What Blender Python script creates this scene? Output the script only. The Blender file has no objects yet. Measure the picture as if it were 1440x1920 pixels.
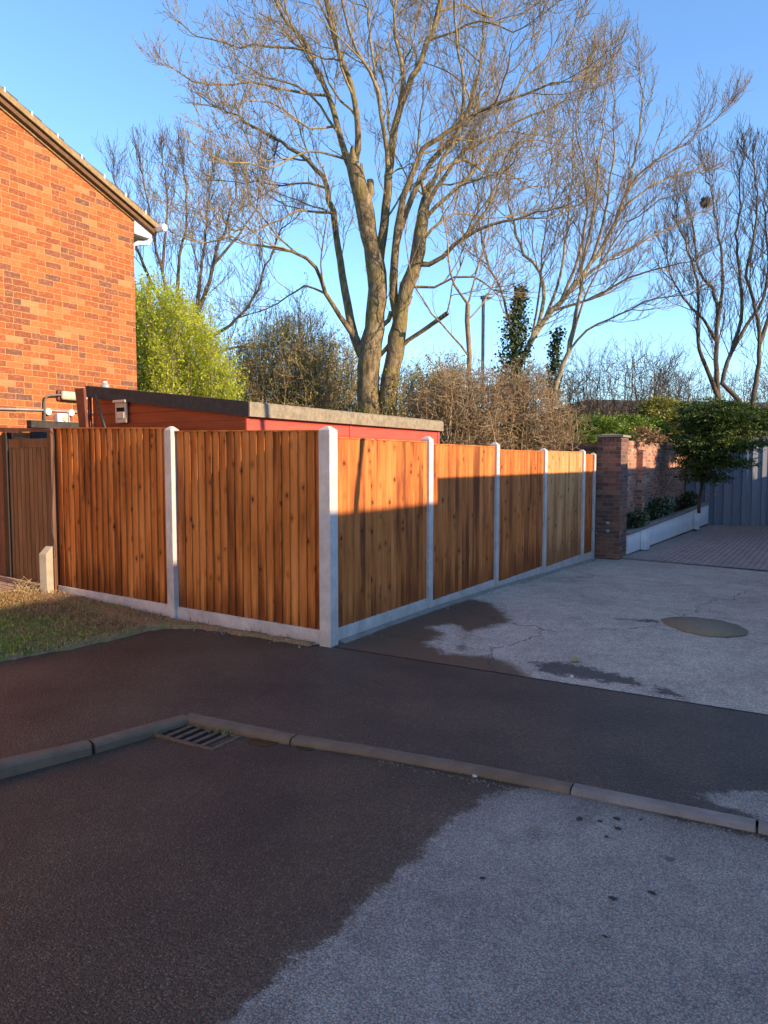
import bpy, math, random
import numpy as np
from mathutils import Vector
R = math.radians
SC = bpy.context.scene
COL = SC.collection

# ------------------------------------------------------------------ camera
F_PX, HZ = 1400.0, 865.0
PITCH = math.atan((960 - HZ) / F_PX)
CAM = np.array([-5.484, -3.907, 1.675])
HEAD = R(31.2)
fw = np.array([math.cos(HEAD), math.sin(HEAD), 0.0])
rt = np.array([math.sin(HEAD), -math.cos(HEAD), 0.0])
cam = bpy.data.cameras.new('camera')
co = bpy.data.objects.new('camera', cam)
COL.objects.link(co)
co.location = CAM
co.rotation_euler = (math.pi / 2 - PITCH, 0, HEAD - math.pi / 2)
cam.sensor_fit = 'VERTICAL'; cam.sensor_height = 36.0
cam.lens = F_PX / 1920 * 36.0
cam.clip_start = 0.05; cam.clip_end = 2000
SC.camera = co
SC.render.resolution_x = 768; SC.render.resolution_y = 1024

# ------------------------------------------------------------------ light
SUN_EL = math.atan(0.30)
SUN_AZ = math.atan2(-0.03, -1.0)          # compass style: x = sin, y = cos
world = bpy.data.worlds.new('World'); SC.world = world; world.use_nodes = True
wn = world.node_tree
bg = wn.nodes['Background']
sky = wn.nodes.new('ShaderNodeTexSky')
sky.sky_type = 'NISHITA'; sky.sun_disc = False
sky.sun_elevation = SUN_EL; sky.sun_rotation = SUN_AZ
sky.altitude = 0; sky.air_density = 1.0; sky.dust_density = 0.0; sky.ozone_density = 4.5
wn.links.new(sky.outputs[0], bg.inputs[0])
bg.inputs[1].default_value = 0.14
sl = bpy.data.lights.new('sun', 'SUN'); so = bpy.data.objects.new('sun', sl); COL.objects.link(so)
sl.energy = 3.3; sl.angle = R(0.5); sl.color = (1.0, 0.76, 0.50)
sd = Vector((math.sin(SUN_AZ) * math.cos(SUN_EL), math.cos(SUN_AZ) * math.cos(SUN_EL), math.sin(SUN_EL)))
so.rotation_euler = sd.to_track_quat('Z', 'Y').to_euler()
SC.view_settings.view_transform = 'Standard'
SC.view_settings.look = 'None'
SC.view_settings.exposure = 1.42
SC.view_settings.gamma = 1.0

# ------------------------------------------------------------------ pixel helpers (photo 1440 x 1920) used to survey real positions
def ray(x, y):
    v = (960 - y) / F_PX
    return rt * ((x - 720) / F_PX) + fw * (math.cos(PITCH) + v * math.sin(PITCH)) + np.array([0, 0, v * math.cos(PITCH) - math.sin(PITCH)])
def at(x, y, D, off=0.0):                 # point at forward distance D
    r = ray(x, y); t = (D + off) / (r @ fw)
    return CAM + r * t
def gz(x, y, z=0.0):
    r = ray(x, y); return CAM + r * ((z - CAM[2]) / r[2])
def onb(x, y, b):
    r = ray(x, y); return CAM + r * ((b - CAM[1]) / r[1])
def ona(x, y, a):
    r = ray(x, y); return CAM + r * ((a - CAM[0]) / r[0])

# ------------------------------------------------------------------ node helpers
def nd(nt, t, ins=None, **props):
    n = nt.nodes.new(t)
    for k, v in props.items(): setattr(n, k, v)
    for k, v in (ins or {}).items():
        s = n.inputs[k]
        if isinstance(v, bpy.types.NodeSocket): nt.links.new(v, s)
        elif isinstance(v, bpy.types.Node): nt.links.new(v.outputs[0], s)
        else: s.default_value = v
    return n
def M(nt, op, a, b=0.0, c=0.0, clamp=False):
    return nd(nt, 'ShaderNodeMath', {0: a, 1: b, 2: c}, operation=op, use_clamp=clamp).outputs[0]
def rgba(c): return (c[0], c[1], c[2], 1.0)
def mix(nt, f, a, b, blend='MIX'):
    n = nt.nodes.new('ShaderNodeMix'); n.data_type = 'RGBA'; n.blend_type = blend
    for s, v in ((n.inputs['Factor'], f), (n.inputs['A'], a), (n.inputs['B'], b)):
        pass
    fs = [i for i in n.inputs if i.name == 'Factor' and i.type == 'VALUE'][0]
    as_ = [i for i in n.inputs if i.name == 'A' and i.type == 'RGBA'][0]
    bs = [i for i in n.inputs if i.name == 'B' and i.type == 'RGBA'][0]
    for s, v in ((fs, f), (as_, a), (bs, b)):
        if isinstance(v, bpy.types.NodeSocket): nt.links.new(v, s)
        elif isinstance(v, (tuple, list)): s.default_value = rgba(v)
        else: s.default_value = v
    return [o for o in n.outputs if o.type == 'RGBA'][0]
def ramp(nt, fac, stops, interp='LINEAR'):
    n = nt.nodes.new('ShaderNodeValToRGB'); cr = n.color_ramp; cr.interpolation = interp
    while len(cr.elements) < len(stops): cr.elements.new(0.5)
    for e, (p, c) in zip(cr.elements, stops):
        e.position = p; e.color = rgba(c) if isinstance(c, (tuple, list)) else (c, c, c, 1)
    nt.links.new(fac, n.inputs[0]); return n.outputs[0]
def ss(nt, v, lo, hi):                    # smooth step
    return nd(nt, 'ShaderNodeMapRange', {'Value': v, 'From Min': lo, 'From Max': hi, 'To Min': 0.0, 'To Max': 1.0}, interpolation_type='SMOOTHSTEP').outputs[0]
def pos(nt, obj=False):
    if obj: return nd(nt, 'ShaderNodeTexCoord').outputs['Object']
    return nd(nt, 'ShaderNodeNewGeometry').outputs['Position']
def vscale(nt, v, s):
    return nd(nt, 'ShaderNodeVectorMath', {0: v, 1: s}, operation='MULTIPLY').outputs[0]
def noise(nt, v, scale, detail=4, rough=0.55, out=0, dist=0.0):
    return nd(nt, 'ShaderNodeTexNoise', {'Vector': v, 'Scale': scale, 'Detail': detail, 'Roughness': rough, 'Distortion': dist}).outputs[out]
def voro(nt, v, scale, out=0, feature='F1'):
    return nd(nt, 'ShaderNodeTexVoronoi', {'Vector': v, 'Scale': scale}, feature=feature).outputs[out]
def attr(nt, name): return nd(nt, 'ShaderNodeAttribute', attribute_name=name).outputs['Fac']
MATS = {}
def mat(name, fn):
    m = bpy.data.materials.new(name); m.use_nodes = True
    nt = m.node_tree; b = nt.nodes['Principled BSDF']
    b.inputs['Specular IOR Level'].default_value = 0.4
    fn(nt, b); MATS[name] = m; return m
def setc(nt, b, col=None, rough=None, bump=None, bdist=0.01, bstr=1.0):
    for k, v in (('Base Color', col), ('Roughness', rough)):
        if v is None: continue
        if isinstance(v, bpy.types.NodeSocket): nt.links.new(v, b.inputs[k])
        else: b.inputs[k].default_value = rgba(v) if isinstance(v, (tuple, list)) else v
    if bump is not None:
        bn = nd(nt, 'ShaderNodeBump', {'Height': bump, 'Distance': bdist, 'Strength': bstr})
        nt.links.new(bn.outputs[0], b.inputs['Normal'])

def m_simple(name, col, rough=0.6, var=0.25, scale=6.0, metal=0.0, bump=0.0):
    def fn(nt, b):
        p = pos(nt, True)
        n1 = noise(nt, p, scale, 5, 0.6)
        dark = tuple(c * (1 - var) for c in col); lite = tuple(min(1, c * (1 + var * 0.6)) for c in col)
        c = ramp(nt, n1, [(0.3, dark), (0.7, lite)])
        setc(nt, b, c, rough, noise(nt, p, scale * 12, 3) if bump else None, bump)
        b.inputs['Metallic'].default_value = metal
    return mat(name, fn)

def m_brick(name, cols, mortar, bw=0.225, bh=0.075, mt=0.010, lift=1.0):
    def fn(nt, b):
        p = pos(nt)
        sp = nd(nt, 'ShaderNodeSeparateXYZ', {0: p})
        nr = nd(nt, 'ShaderNodeSeparateXYZ', {0: nd(nt, 'ShaderNodeNewGeometry').outputs['True Normal']})
        fx = M(nt, 'GREATER_THAN', M(nt, 'ABSOLUTE', nr.outputs[0]), 0.7)
        h = M(nt, 'ADD', M(nt, 'MULTIPLY', sp.outputs[0], M(nt, 'SUBTRACT', 1.0, fx)), M(nt, 'MULTIPLY', sp.outputs[1], fx))
        wob = noise(nt, p, 9.0, 3)
        z = M(nt, 'ADD', M(nt, 'DIVIDE', sp.outputs[2], bh), M(nt, 'MULTIPLY', M(nt, 'SUBTRACT', wob, 0.5), 0.22))
        row = M(nt, 'FLOOR', z)
        odd = M(nt, 'MULTIPLY', M(nt, 'MODULO', row, 2.0), 0.5)
        rj = nd(nt, 'ShaderNodeTexWhiteNoise', {'W': row}, noise_dimensions='1D').outputs[0]
        x = M(nt, 'ADD', M(nt, 'ADD', M(nt, 'DIVIDE', h, bw), odd), M(nt, 'MULTIPLY', rj, 0.09))
        colm = M(nt, 'FLOOR', x)
        # some bricks read as two halves
        cv = nd(nt, 'ShaderNodeCombineXYZ', {0: colm, 1: row, 2: 3.0})
        wn2 = nd(nt, 'ShaderNodeTexWhiteNoise', {'Vector': cv.outputs[0]}, noise_dimensions='3D')
        half = M(nt, 'GREATER_THAN', wn2.outputs[0], 0.90)
        fxr = M(nt, 'FRACT', x); fz = M(nt, 'FRACT', z)
        sub = M(nt, 'MULTIPLY', half, M(nt, 'GREATER_THAN', fxr, 0.5))
        cv2 = nd(nt, 'ShaderNodeCombineXYZ', {0: M(nt, 'ADD', colm, M(nt, 'MULTIPLY', sub, 0.5)), 1: row, 2: 7.0})
        wn = nd(nt, 'ShaderNodeTexWhiteNoise', {'Vector': cv2.outputs[0]}, noise_dimensions='3D')
        base = ramp(nt, wn.outputs[0], cols)
        n1 = noise(nt, p, 26.0, 6, 0.7)
        base = mix(nt, M(nt, 'MULTIPLY', ss(nt, n1, 0.45, 0.75), 0.45), base, tuple(min(1, c * 1.25 + 0.03) for c in mortar))
        n2 = noise(nt, p, 1.3, 3)
        base = mix(nt, M(nt, 'MULTIPLY', ss(nt, n2, 0.45, 0.75), 0.35), base, tuple(c for c in cols[len(cols) // 2][1]))
        dx = M(nt, 'MULTIPLY', M(nt, 'MINIMUM', fxr, M(nt, 'SUBTRACT', 1.0, fxr)), bw)
        dh = M(nt, 'ADD', M(nt, 'MULTIPLY', M(nt, 'ABSOLUTE', M(nt, 'SUBTRACT', fxr, 0.5)), bw), M(nt, 'MULTIPLY', M(nt, 'SUBTRACT', 1.0, half), 1.0))
        dz = M(nt, 'MULTIPLY', M(nt, 'MINIMUM', fz, M(nt, 'SUBTRACT', 1.0, fz)), bh)
        d = M(nt, 'MINIMUM', M(nt, 'MINIMUM', dx, dh), dz)
        jit = M(nt, 'MULTIPLY', M(nt, 'SUBTRACT', noise(nt, p, 60.0, 3), 0.5), 0.006)
        msk = ss(nt, M(nt, 'ADD', d, jit), mt * 0.32, mt * 0.62)
        mc = mix(nt, noise(nt, p, 40.0, 4), tuple(c * 0.8 for c in mortar), tuple(min(1, c * 1.15) for c in mortar))
        col = mix(nt, msk, mc, base)
        hgt = M(nt, 'ADD', M(nt, 'MULTIPLY', msk, 1.0), M(nt, 'MULTIPLY', n1, 0.35))
        setc(nt, b, col, 0.85, hgt, 0.006)
    return mat(name, fn)

m_brick('house_brick', [(0.0, (0.13, 0.055, 0.042)), (0.08, (0.19, 0.062, 0.038)), (0.22, (0.22, 0.056, 0.022)), (0.45, (0.31, 0.078, 0.022)), (0.75, (0.35, 0.100, 0.026)), (0.92, (0.38, 0.130, 0.042)), (1.0, (0.42, 0.19, 0.08))], (0.46, 0.245, 0.09), 0.241, 0.0827, 0.012)
m_brick('pier_brick', [(0.0, (0.07, 0.042, 0.033)), (0.25, (0.12, 0.058, 0.042)), (0.5, (0.18, 0.075, 0.05)), (0.8, (0.24, 0.09, 0.055)), (1.0, (0.30, 0.14, 0.085))], (0.27, 0.205, 0.155), 0.225, 0.075, 0.010)
m_brick('wall_brick', [(0.0, (0.15, 0.075, 0.055)), (0.25, (0.27, 0.11, 0.07)), (0.5, (0.40, 0.15, 0.085)), (0.8, (0.52, 0.21, 0.11)), (1.0, (0.55, 0.33, 0.21))], (0.42, 0.34, 0.27), 0.225, 0.075, 0.011)

def m_boards(name, c_dark, c_mid, c_lite, knot=(0.07, 0.025, 0.01), stain=0.6, knotd=1.0, rough=0.75):
    def fn(nt, b):
        p = pos(nt, True)                 # local: x across boards, z up
        r = attr(nt, 'rnd'); v = attr(nt, 'rnd2')
        sh = nd(nt, 'ShaderNodeCombineXYZ', {0: M(nt, 'MULTIPLY', r, 7.0), 1: 0.0, 2: M(nt, 'MULTIPLY', r, 23.0)})
        q = nd(nt, 'ShaderNodeVectorMath', {0: p, 1: sh.outputs[0]}, operation='ADD').outputs[0]
        # knots
        kq = vscale(nt, q, (10.0, 1.0, 7.0))
        kd = voro(nt, kq, 1.0)
        ksel = nd(nt, 'ShaderNodeSeparateColor', {0: voro(nt, kq, 1.0, 1)}).outputs[0]
        kon = M(nt, 'GREATER_THAN', ksel, 1.0 - 0.33 * knotd)
        kn = M(nt, 'MULTIPLY', M(nt, 'SUBTRACT', 1.0, ss(nt, kd, 0.09, 0.20)), kon)
        halo = M(nt, 'MULTIPLY', M(nt, 'SUBTRACT', 1.0, ss(nt, kd, 0.1, 0.5)), kon)
        dq = nd(nt, 'ShaderNodeVectorMath', {0: q, 1: nd(nt, 'ShaderNodeCombineXYZ', {0: M(nt, 'MULTIPLY', halo, 0.02)}).outputs[0]}, operation='ADD').outputs[0]
        g1 = noise(nt, vscale(nt, dq, (55, 55, 1.6)), 1.0, 5, 0.65)
        g2 = noise(nt, vscale(nt, dq, (190, 190, 4.0)), 1.0, 3, 0.6)
        g3 = noise(nt, vscale(nt, q, (7, 7, 0.9)), 1.0, 4, 0.6)
        t = M(nt, 'ADD', M(nt, 'MULTIPLY', g1, 0.5), M(nt, 'ADD', M(nt, 'MULTIPLY', g2, 0.25), M(nt, 'MULTIPLY', M(nt, 'SUBTRACT', v, 0.5), 0.24)))
        t = M(nt, 'ADD', t, M(nt, 'MULTIPLY', M(nt, 'SUBTRACT', g3, 0.5), 1.05))
        c = ramp(nt, t, [(0.16, c_dark), (0.40, c_mid), (0.66, c_lite)])
        sp = nd(nt, 'ShaderNodeSeparateXYZ', {0: p})
        # rust-dark weathering towards the foot of the boards, uneven per board
        fz = M(nt, 'ADD', sp.outputs[2], M(nt, 'ADD', M(nt, 'MULTIPLY', M(nt, 'SUBTRACT', g3, 0.5), 0.9), M(nt, 'MULTIPLY', v, 0.22)))
        foot = M(nt, 'MULTIPLY', M(nt, 'SUBTRACT', 1.0, ss(nt, fz, 0.22, 0.70)), stain)
        c = mix(nt, foot, c, tuple(x * 0.75 for x in (0.20, 0.052, 0.012)))
        c = mix(nt, M(nt, 'MULTIPLY', halo, 0.55), c, c_dark)
        c = mix(nt, M(nt, 'MULTIPLY', kn, 0.92), c, knot)
        # nail heads in three rows
        setc(nt, b, c, rough, M(nt, 'ADD', M(nt, 'MULTIPLY', g1, 0.6), M(nt, 'MULTIPLY', g2, 0.4)), 0.0022)
        b.inputs['Specular IOR Level'].default_value = 0.25
    return mat(name, fn)
m_boards('fence_boards', (0.18, 0.048, 0.014), (0.50, 0.145, 0.032), (0.68, 0.235, 0.062))
m_boards('fence_boards_bright', (0.19, 0.055, 0.014), (0.54, 0.178, 0.038), (0.72, 0.29, 0.080), stain=0.8)  # left-run copy of the same boards, light lift put into its colour
m_boards('fence_boards_grey', (0.29, 0.12, 0.045), (0.56, 0.25, 0.09), (0.68, 0.35, 0.14), knotd=1.6)
m_boards('gate_boards', (0.12, 0.068, 0.034), (0.22, 0.125, 0.058), (0.29, 0.17, 0.085), stain=0.15, knotd=0.15)
m_boards('old_boards', (0.10, 0.05, 0.03), (0.17, 0.085, 0.05), (0.24, 0.13, 0.08), stain=0.2, knotd=0.3)

def f_conc(nt, b, c1=(0.33, 0.30, 0.29), c2=(0.47, 0.44, 0.42), algae=0.25):
    p = pos(nt)
    n1 = noise(nt, p, 5.0, 6, 0.65); n2 = noise(nt, p, 90.0, 3)
    c = ramp(nt, n1, [(0.32, c1), (0.68, c2)])
    pit = M(nt, 'SUBTRACT', 1.0, ss(nt, voro(nt, p, 38.0), 0.05, 0.12))
    sel = M(nt, 'GREATER_THAN', noise(nt, p, 11.0, 2), 0.56)
    pit = M(nt, 'MULTIPLY', pit, sel)
    c = mix(nt, M(nt, 'MULTIPLY', pit, 0.75), c, (0.10, 0.085, 0.07))
    g = ss(nt, noise(nt, vscale(nt, p, (1, 1, 0.5)), 3.1, 5, 0.7), 0.52, 0.72)
    c = mix(nt, M(nt, 'MULTIPLY', g, algae), c, (0.20, 0.17, 0.13))
    zz = nd(nt, 'ShaderNodeSeparateXYZ', {0: p}).outputs[2]
    sp = M(nt, 'SUBTRACT', 1.0, ss(nt, M(nt, 'SUBTRACT', zz, M(nt, 'MULTIPLY', noise(nt, p, 7.0, 5, 0.7), 0.34)), -0.16, 0.02))
    c = mix(nt, M(nt, 'MULTIPLY', sp, 0.22), c, (0.20, 0.16, 0.12))        # soil splash at the foot
    st = ss(nt, noise(nt, vscale(nt, p, (9, 9, 1.1)), 1.0, 5, 0.7), 0.54, 0.74)
    c = mix(nt, M(nt, 'MULTIPLY', st, 0.30), c, (0.24, 0.21, 0.18))          # run marks
    setc(nt, b, c, 0.85, M(nt, 'SUBTRACT', n2, M(nt, 'MULTIPLY', pit, 2.0)), 0.0025)
mat('post_concrete', lambda nt, b: f_conc(nt, b, (0.47, 0.415, 0.38), (0.68, 0.61, 0.565), 0.32))
mat('stub_concrete', lambda nt, b: f_conc(nt, b, (0.30, 0.26, 0.20), (0.42, 0.37, 0.29), 0.35))
mat('kerb_concrete', lambda nt, b: f_conc(nt, b, (0.17, 0.13, 0.105), (0.32, 0.26, 0.225), 0.4))
mat('kerb_wet', lambda nt, b: f_conc(nt, b, (0.11, 0.062, 0.036), (0.20, 0.12, 0.072), 0.4))
mat('cap_concrete', lambda nt, b: f_conc(nt, b, (0.20, 0.17, 0.12), (0.33, 0.29, 0.22), 0.4))
mat('coping_stone', lambda nt, b: f_conc(nt, b, (0.20, 0.17, 0.14), (0.32, 0.28, 0.23), 0.3))
mat('white_paint', lambda nt, b: f_conc(nt, b, (0.84, 0.85, 0.84), (0.92, 0.92, 0.90), 0.08))
m_simple('house_white', (0.78, 0.77, 0.74), 0.35, 0.06)
m_simple('black_felt', (0.045, 0.04, 0.038), 0.85, 0.4, 14.0, bump=0.002)
m_simple('roof_felt', (0.27, 0.225, 0.155), 0.95, 0.35, 18.0, bump=0.003)
m_simple('black_paint', (0.02, 0.018, 0.018), 0.5, 0.4, 12)
m_simple('brown_paint', (0.17, 0.05, 0.03), 0.6, 0.3)
m_simple('barge_timber', (0.30, 0.20, 0.095), 0.8, 0.35, 14)
m_simple('soffit_timber', (0.14, 0.075, 0.035), 0.8, 0.3, 14)
m_simple('roof_tile', (0.10, 0.08, 0.07), 0.85, 0.4, 20, bump=0.004)
m_simple('cast_iron', (0.15, 0.085, 0.052), 0.7, 0.5, 40, metal=0.0, bump=0.001)
m_simple('lamp_grey', (0.30, 0.31, 0.31), 0.45, 0.15, 8)
m_simple('pipe_grey', (0.16, 0.15, 0.14), 0.5, 0.2, 8)
m_simple('vent_beige', (0.55, 0.42, 0.32), 0.5, 0.12, 8)
m_simple('lens_cream', (0.55, 0.48, 0.33), 0.25, 0.25, 20)
m_simple('hollow_shade', (0.004, 0.004, 0.004), 0.9, 0.3)  # near-black colour stands for shade inside the drain and vent openings
m_simple('leaf_yellow', (0.36, 0.34, 0.05), 0.6, 0.2)
m_simple('pebble_pale', (0.55, 0.53, 0.50), 0.7, 0.2)
m_simple('rope_cable', (0.045, 0.042, 0.04), 0.6, 0.2)
m_simple('dead_stalks', (0.42, 0.31, 0.15), 0.8, 0.35, 20)
m_simple('shade_render', (0.80, 0.76, 0.70), 0.9, 0.05)
m_simple('nest_twigs', (0.10, 0.055, 0.035), 0.9, 0.4, 40)

def m_clad(name, col, pitch=0.118, rough=0.45, zdir=True):
    def fn(nt, b):
        p = pos(nt, True)
        n1 = noise(nt, vscale(nt, p, (2.5, 2.5, 30)), 1.0, 5, 0.6)
        c = ramp(nt, n1, [(0.3, tuple(x * 0.82 for x in col)), (0.7, tuple(min(1, x * 1.12) for x in col))])
        n2 = noise(nt, p, 2.2, 4)
        c = mix(nt, M(nt, 'MULTIPLY', ss(nt, n2, 0.5, 0.8), 0.3), c, tuple(x * 0.7 for x in col))
        setc(nt, b, c, rough, n1, 0.0015)
    return mat(name, fn)
m_clad('shed_red', (0.62, 0.085, 0.050))
m_clad('shed_red_shaded', (0.30, 0.052, 0.018))  # darker copy of the red cladding; end wall's shade put into the colour

def f_asphalt(nt, b, which):
    p = pos(nt)
    agg = voro(nt, p, 140.0)                # stones about 8 mm
    cell = nd(nt, 'ShaderNodeSeparateColor', {0: voro(nt, p, 140.0, 1)}).outputs[0]
    n1 = noise(nt, p, 1.1, 5, 0.6); n2 = noise(nt, p, 7.0, 5, 0.65); n3 = noise(nt, p, 420.0, 2)
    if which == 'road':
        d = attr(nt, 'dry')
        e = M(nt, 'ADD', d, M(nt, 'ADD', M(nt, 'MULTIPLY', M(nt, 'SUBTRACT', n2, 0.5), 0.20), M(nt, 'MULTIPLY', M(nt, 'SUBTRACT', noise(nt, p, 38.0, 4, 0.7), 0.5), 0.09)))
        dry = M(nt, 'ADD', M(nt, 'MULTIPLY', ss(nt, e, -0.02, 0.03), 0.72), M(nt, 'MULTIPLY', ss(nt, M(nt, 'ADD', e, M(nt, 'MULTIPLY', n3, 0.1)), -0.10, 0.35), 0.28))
    else:
        d = attr(nt, 'dry')
        e = M(nt, 'ADD', d, M(nt, 'MULTIPLY', M(nt, 'SUBTRACT', noise(nt, p, 14.0, 5, 0.7), 0.5), 0.16))
        dry = M(nt, 'MULTIPLY', ss(nt, e, -0.02, 0.03), 0.85)
    dryc = ramp(nt, M(nt, 'ADD', M(nt, 'MULTIPLY', n1, 0.5), M(nt, 'MULTIPLY', n2, 0.5)), [(0.35, (0.36, 0.315, 0.272)), (0.5, (0.46, 0.405, 0.35)), (0.66, (0.56, 0.49, 0.42))])
    brown = ss(nt, noise(nt, p, 2.3, 5, 0.6), 0.56, 0.72)
    dryc = mix(nt, M(nt, 'MULTIPLY', brown, 0.30), dryc, (0.13, 0.10, 0.08))
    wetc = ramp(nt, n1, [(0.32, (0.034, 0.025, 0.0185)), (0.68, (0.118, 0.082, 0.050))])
    cvar = M(nt, 'ADD', M(nt, 'MULTIPLY', M(nt, 'POWER', cell, 1.6), 1.25), M(nt, 'ADD', 0.16, M(nt, 'MULTIPLY', noise(nt, p, 33.0, 4, 0.75), 0.8)))
    cvar = M(nt, 'ADD', 1.0, M(nt, 'MULTIPLY', M(nt, 'SUBTRACT', cvar, 1.0), nd(nt, 'ShaderNodeMapRange', {'Value': dry, 'To Min': 1.0, 'To Max': 0.38}).outputs[0]))
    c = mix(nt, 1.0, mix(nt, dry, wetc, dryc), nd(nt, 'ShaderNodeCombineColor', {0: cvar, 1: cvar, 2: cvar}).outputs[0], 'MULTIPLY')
    grit = M(nt, 'MULTIPLY', M(nt, 'GREATER_THAN', cell, 0.93), M(nt, 'SUBTRACT', 1.0, ss(nt, agg, 0.25, 0.5)))
    c = mix(nt, M(nt, 'MULTIPLY', grit, M(nt, 'ADD', 0.35, M(nt, 'MULTIPLY', dry, 0.35))), c, (0.50, 0.46, 0.42))
    drk = M(nt, 'MULTIPLY', ss(nt, agg, 0.35, 0.7), 0.45)
    c = mix(nt, drk, c, (0.035, 0.03, 0.028))
    # scattered dark oil spots
    sp = M(nt, 'SUBTRACT', 1.0, ss(nt, M(nt, 'ADD', voro(nt, p, 2.1), M(nt, 'MULTIPLY', n2, 0.12)), 0.10, 0.13))
    c = mix(nt, M(nt, 'MULTIPLY', sp, 0.5), c, (0.03, 0.028, 0.03))
    dirt = attr(nt, 'dirt')
    c = mix(nt, M(nt, 'MULTIPLY', M(nt, 'MULTIPLY', dirt, ss(nt, M(nt, 'ADD', n2, M(nt, 'MULTIPLY', n3, 0.2)), 0.38, 0.62)), 0.85), c, (0.050, 0.040, 0.026))
    rough = nd(nt, 'ShaderNodeMapRange', {'Value': dry, 'To Min': 0.48, 'To Max': 0.95}).outputs[0]
    ag2 = voro(nt, p, 75.0)
    h = M(nt, 'ADD', M(nt, 'ADD', M(nt, 'MULTIPLY', agg, -0.8), M(nt, 'MULTIPLY', ag2, -0.9)), M(nt, 'MULTIPLY', n3, 0.3))
    setc(nt, b, c, rough, h, 0.012 if which == 'road' else 0.008, 1.0)
    spec = nd(nt, 'ShaderNodeMapRange', {'Value': dry, 'To Min': 0.42, 'To Max': 0.15}).outputs[0]
    nt.links.new(spec, b.inputs['Specular IOR Level'])
mat('asphalt_road', lambda nt, b: f_asphalt(nt, b, 'road'))
mat('asphalt_footway', lambda nt, b: f_asphalt(nt, b, 'foot'))

def f_drive(nt, b):
    p = pos(nt)
    agg = voro(nt, p, 85.0); cell = nd(nt, 'ShaderNodeSeparateColor', {0: voro(nt, p, 85.0, 1)}).outputs[0]
    n1 = noise(nt, p, 0.9, 5, 0.6); n2 = noise(nt, p, 6.0, 6, 0.7); n4 = noise(nt, p, 45.0, 4, 0.7)
    c = ramp(nt, M(nt, 'ADD', M(nt, 'MULTIPLY', n1, 0.5), M(nt, 'MULTIPLY', n2, 0.5)), [(0.33, (0.36, 0.29, 0.215)), (0.5, (0.50, 0.42, 0.325)), (0.66, (0.64, 0.54, 0.42))])
    c = mix(nt, M(nt, 'MULTIPLY', ss(nt, n4, 0.45, 0.7), 0.5), c, (0.17, 0.145, 0.12))
    c = mix(nt, M(nt, 'MULTIPLY', ss(nt, noise(nt, p, 2.4, 6, 0.75), 0.52, 0.70), 0.45), c, (0.22, 0.18, 0.14))
    cvar = nd(nt, 'ShaderNodeMapRange', {'Value': cell, 'To Min': 0.68, 'To Max': 1.2}).outputs[0]
    c = mix(nt, 1.0, c, nd(nt, 'ShaderNodeCombineColor', {0: cvar, 1: cvar, 2: cvar}).outputs[0], 'MULTIPLY')
    lite = M(nt, 'MULTIPLY', M(nt, 'GREATER_THAN', cell, 0.86), M(nt, 'SUBTRACT', 1.0, ss(nt, agg, 0.3, 0.5)))
    c = mix(nt, M(nt, 'MULTIPLY', lite, 0.45), c, (0.62, 0.56, 0.49))
    jit = M(nt, 'ADD', M(nt, 'MULTIPLY', M(nt, 'SUBTRACT', n2, 0.5), 0.42), M(nt, 'MULTIPLY', M(nt, 'SUBTRACT', n4, 0.5), 0.14))
    wet = ss(nt, M(nt, 'ADD', attr(nt, 'wet'), jit), -0.03, 0.12)
    c = mix(nt, wet, c, mix(nt, n4, (0.075, 0.048, 0.028), (0.135, 0.09, 0.052)))
    drk = ss(nt, M(nt, 'ADD', attr(nt, 'dark'), M(nt, 'MULTIPLY', jit, 1.2)), -0.02, 0.07)
    c = mix(nt, M(nt, 'MULTIPLY', drk, 0.85), c, (0.040, 0.034, 0.032))
    # hairline cracks
    cv = nd(nt, 'ShaderNodeVectorMath', {0: p, 1: nd(nt, 'ShaderNodeVectorMath', {0: noise(nt, p, 3.0, 4, out=1), 1: (0.5, 0.5, 0.5)}, operation='MULTIPLY').outputs[0]}, operation='ADD').outputs[0]
    cr = voro(nt, cv, 0.26, 0, 'DISTANCE_TO_EDGE')
    ck = M(nt, 'MULTIPLY', M(nt, 'SUBTRACT', 1.0, ss(nt, cr, 0.001, 0.004)), ss(nt, n4, 0.40, 0.58))
    c = mix(nt, M(nt, 'MULTIPLY', ck, 0.45), c, (0.03, 0.025, 0.02))
    rg = nd(nt, 'ShaderNodeMapRange', {'Value': wet, 'To Min': 0.92, 'To Max': 0.6}).outputs[0]
    h = M(nt, 'ADD', M(nt, 'MULTIPLY', agg, -0.5), M(nt, 'ADD', M(nt, 'MULTIPLY', n2, 1.6), M(nt, 'MULTIPLY', ck, -1.5)))
    setc(nt, b, c, rg, h, 0.006)
mat('drive_concrete', f_drive)

def f_paving(nt, b):
    p = pos(nt)
    br = nd(nt, 'ShaderNodeTexBrick', {'Vector': p, 'Color1': rgba((0.42, 0.30, 0.24)), 'Color2': rgba((0.31, 0.24, 0.20)), 'Mortar': rgba((0.10, 0.08, 0.065)), 'Scale': 1.0, 'Mortar Size': 0.006, 'Brick Width': 0.21, 'Row Height': 0.105, 'Bias': 0.0})
    c = mix(nt, M(nt, 'MULTIPLY', ss(nt, noise(nt, p, 3.0, 5), 0.4, 0.7), 0.45), br.outputs[0], (0.38, 0.31, 0.26))
    setc(nt, b, c, 0.85, M(nt, 'SUBTRACT', M(nt, 'MULTIPLY', noise(nt, p, 80.0, 3), 0.3), br.outputs[1]), 0.006)
mat('block_paving', f_paving)

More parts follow.
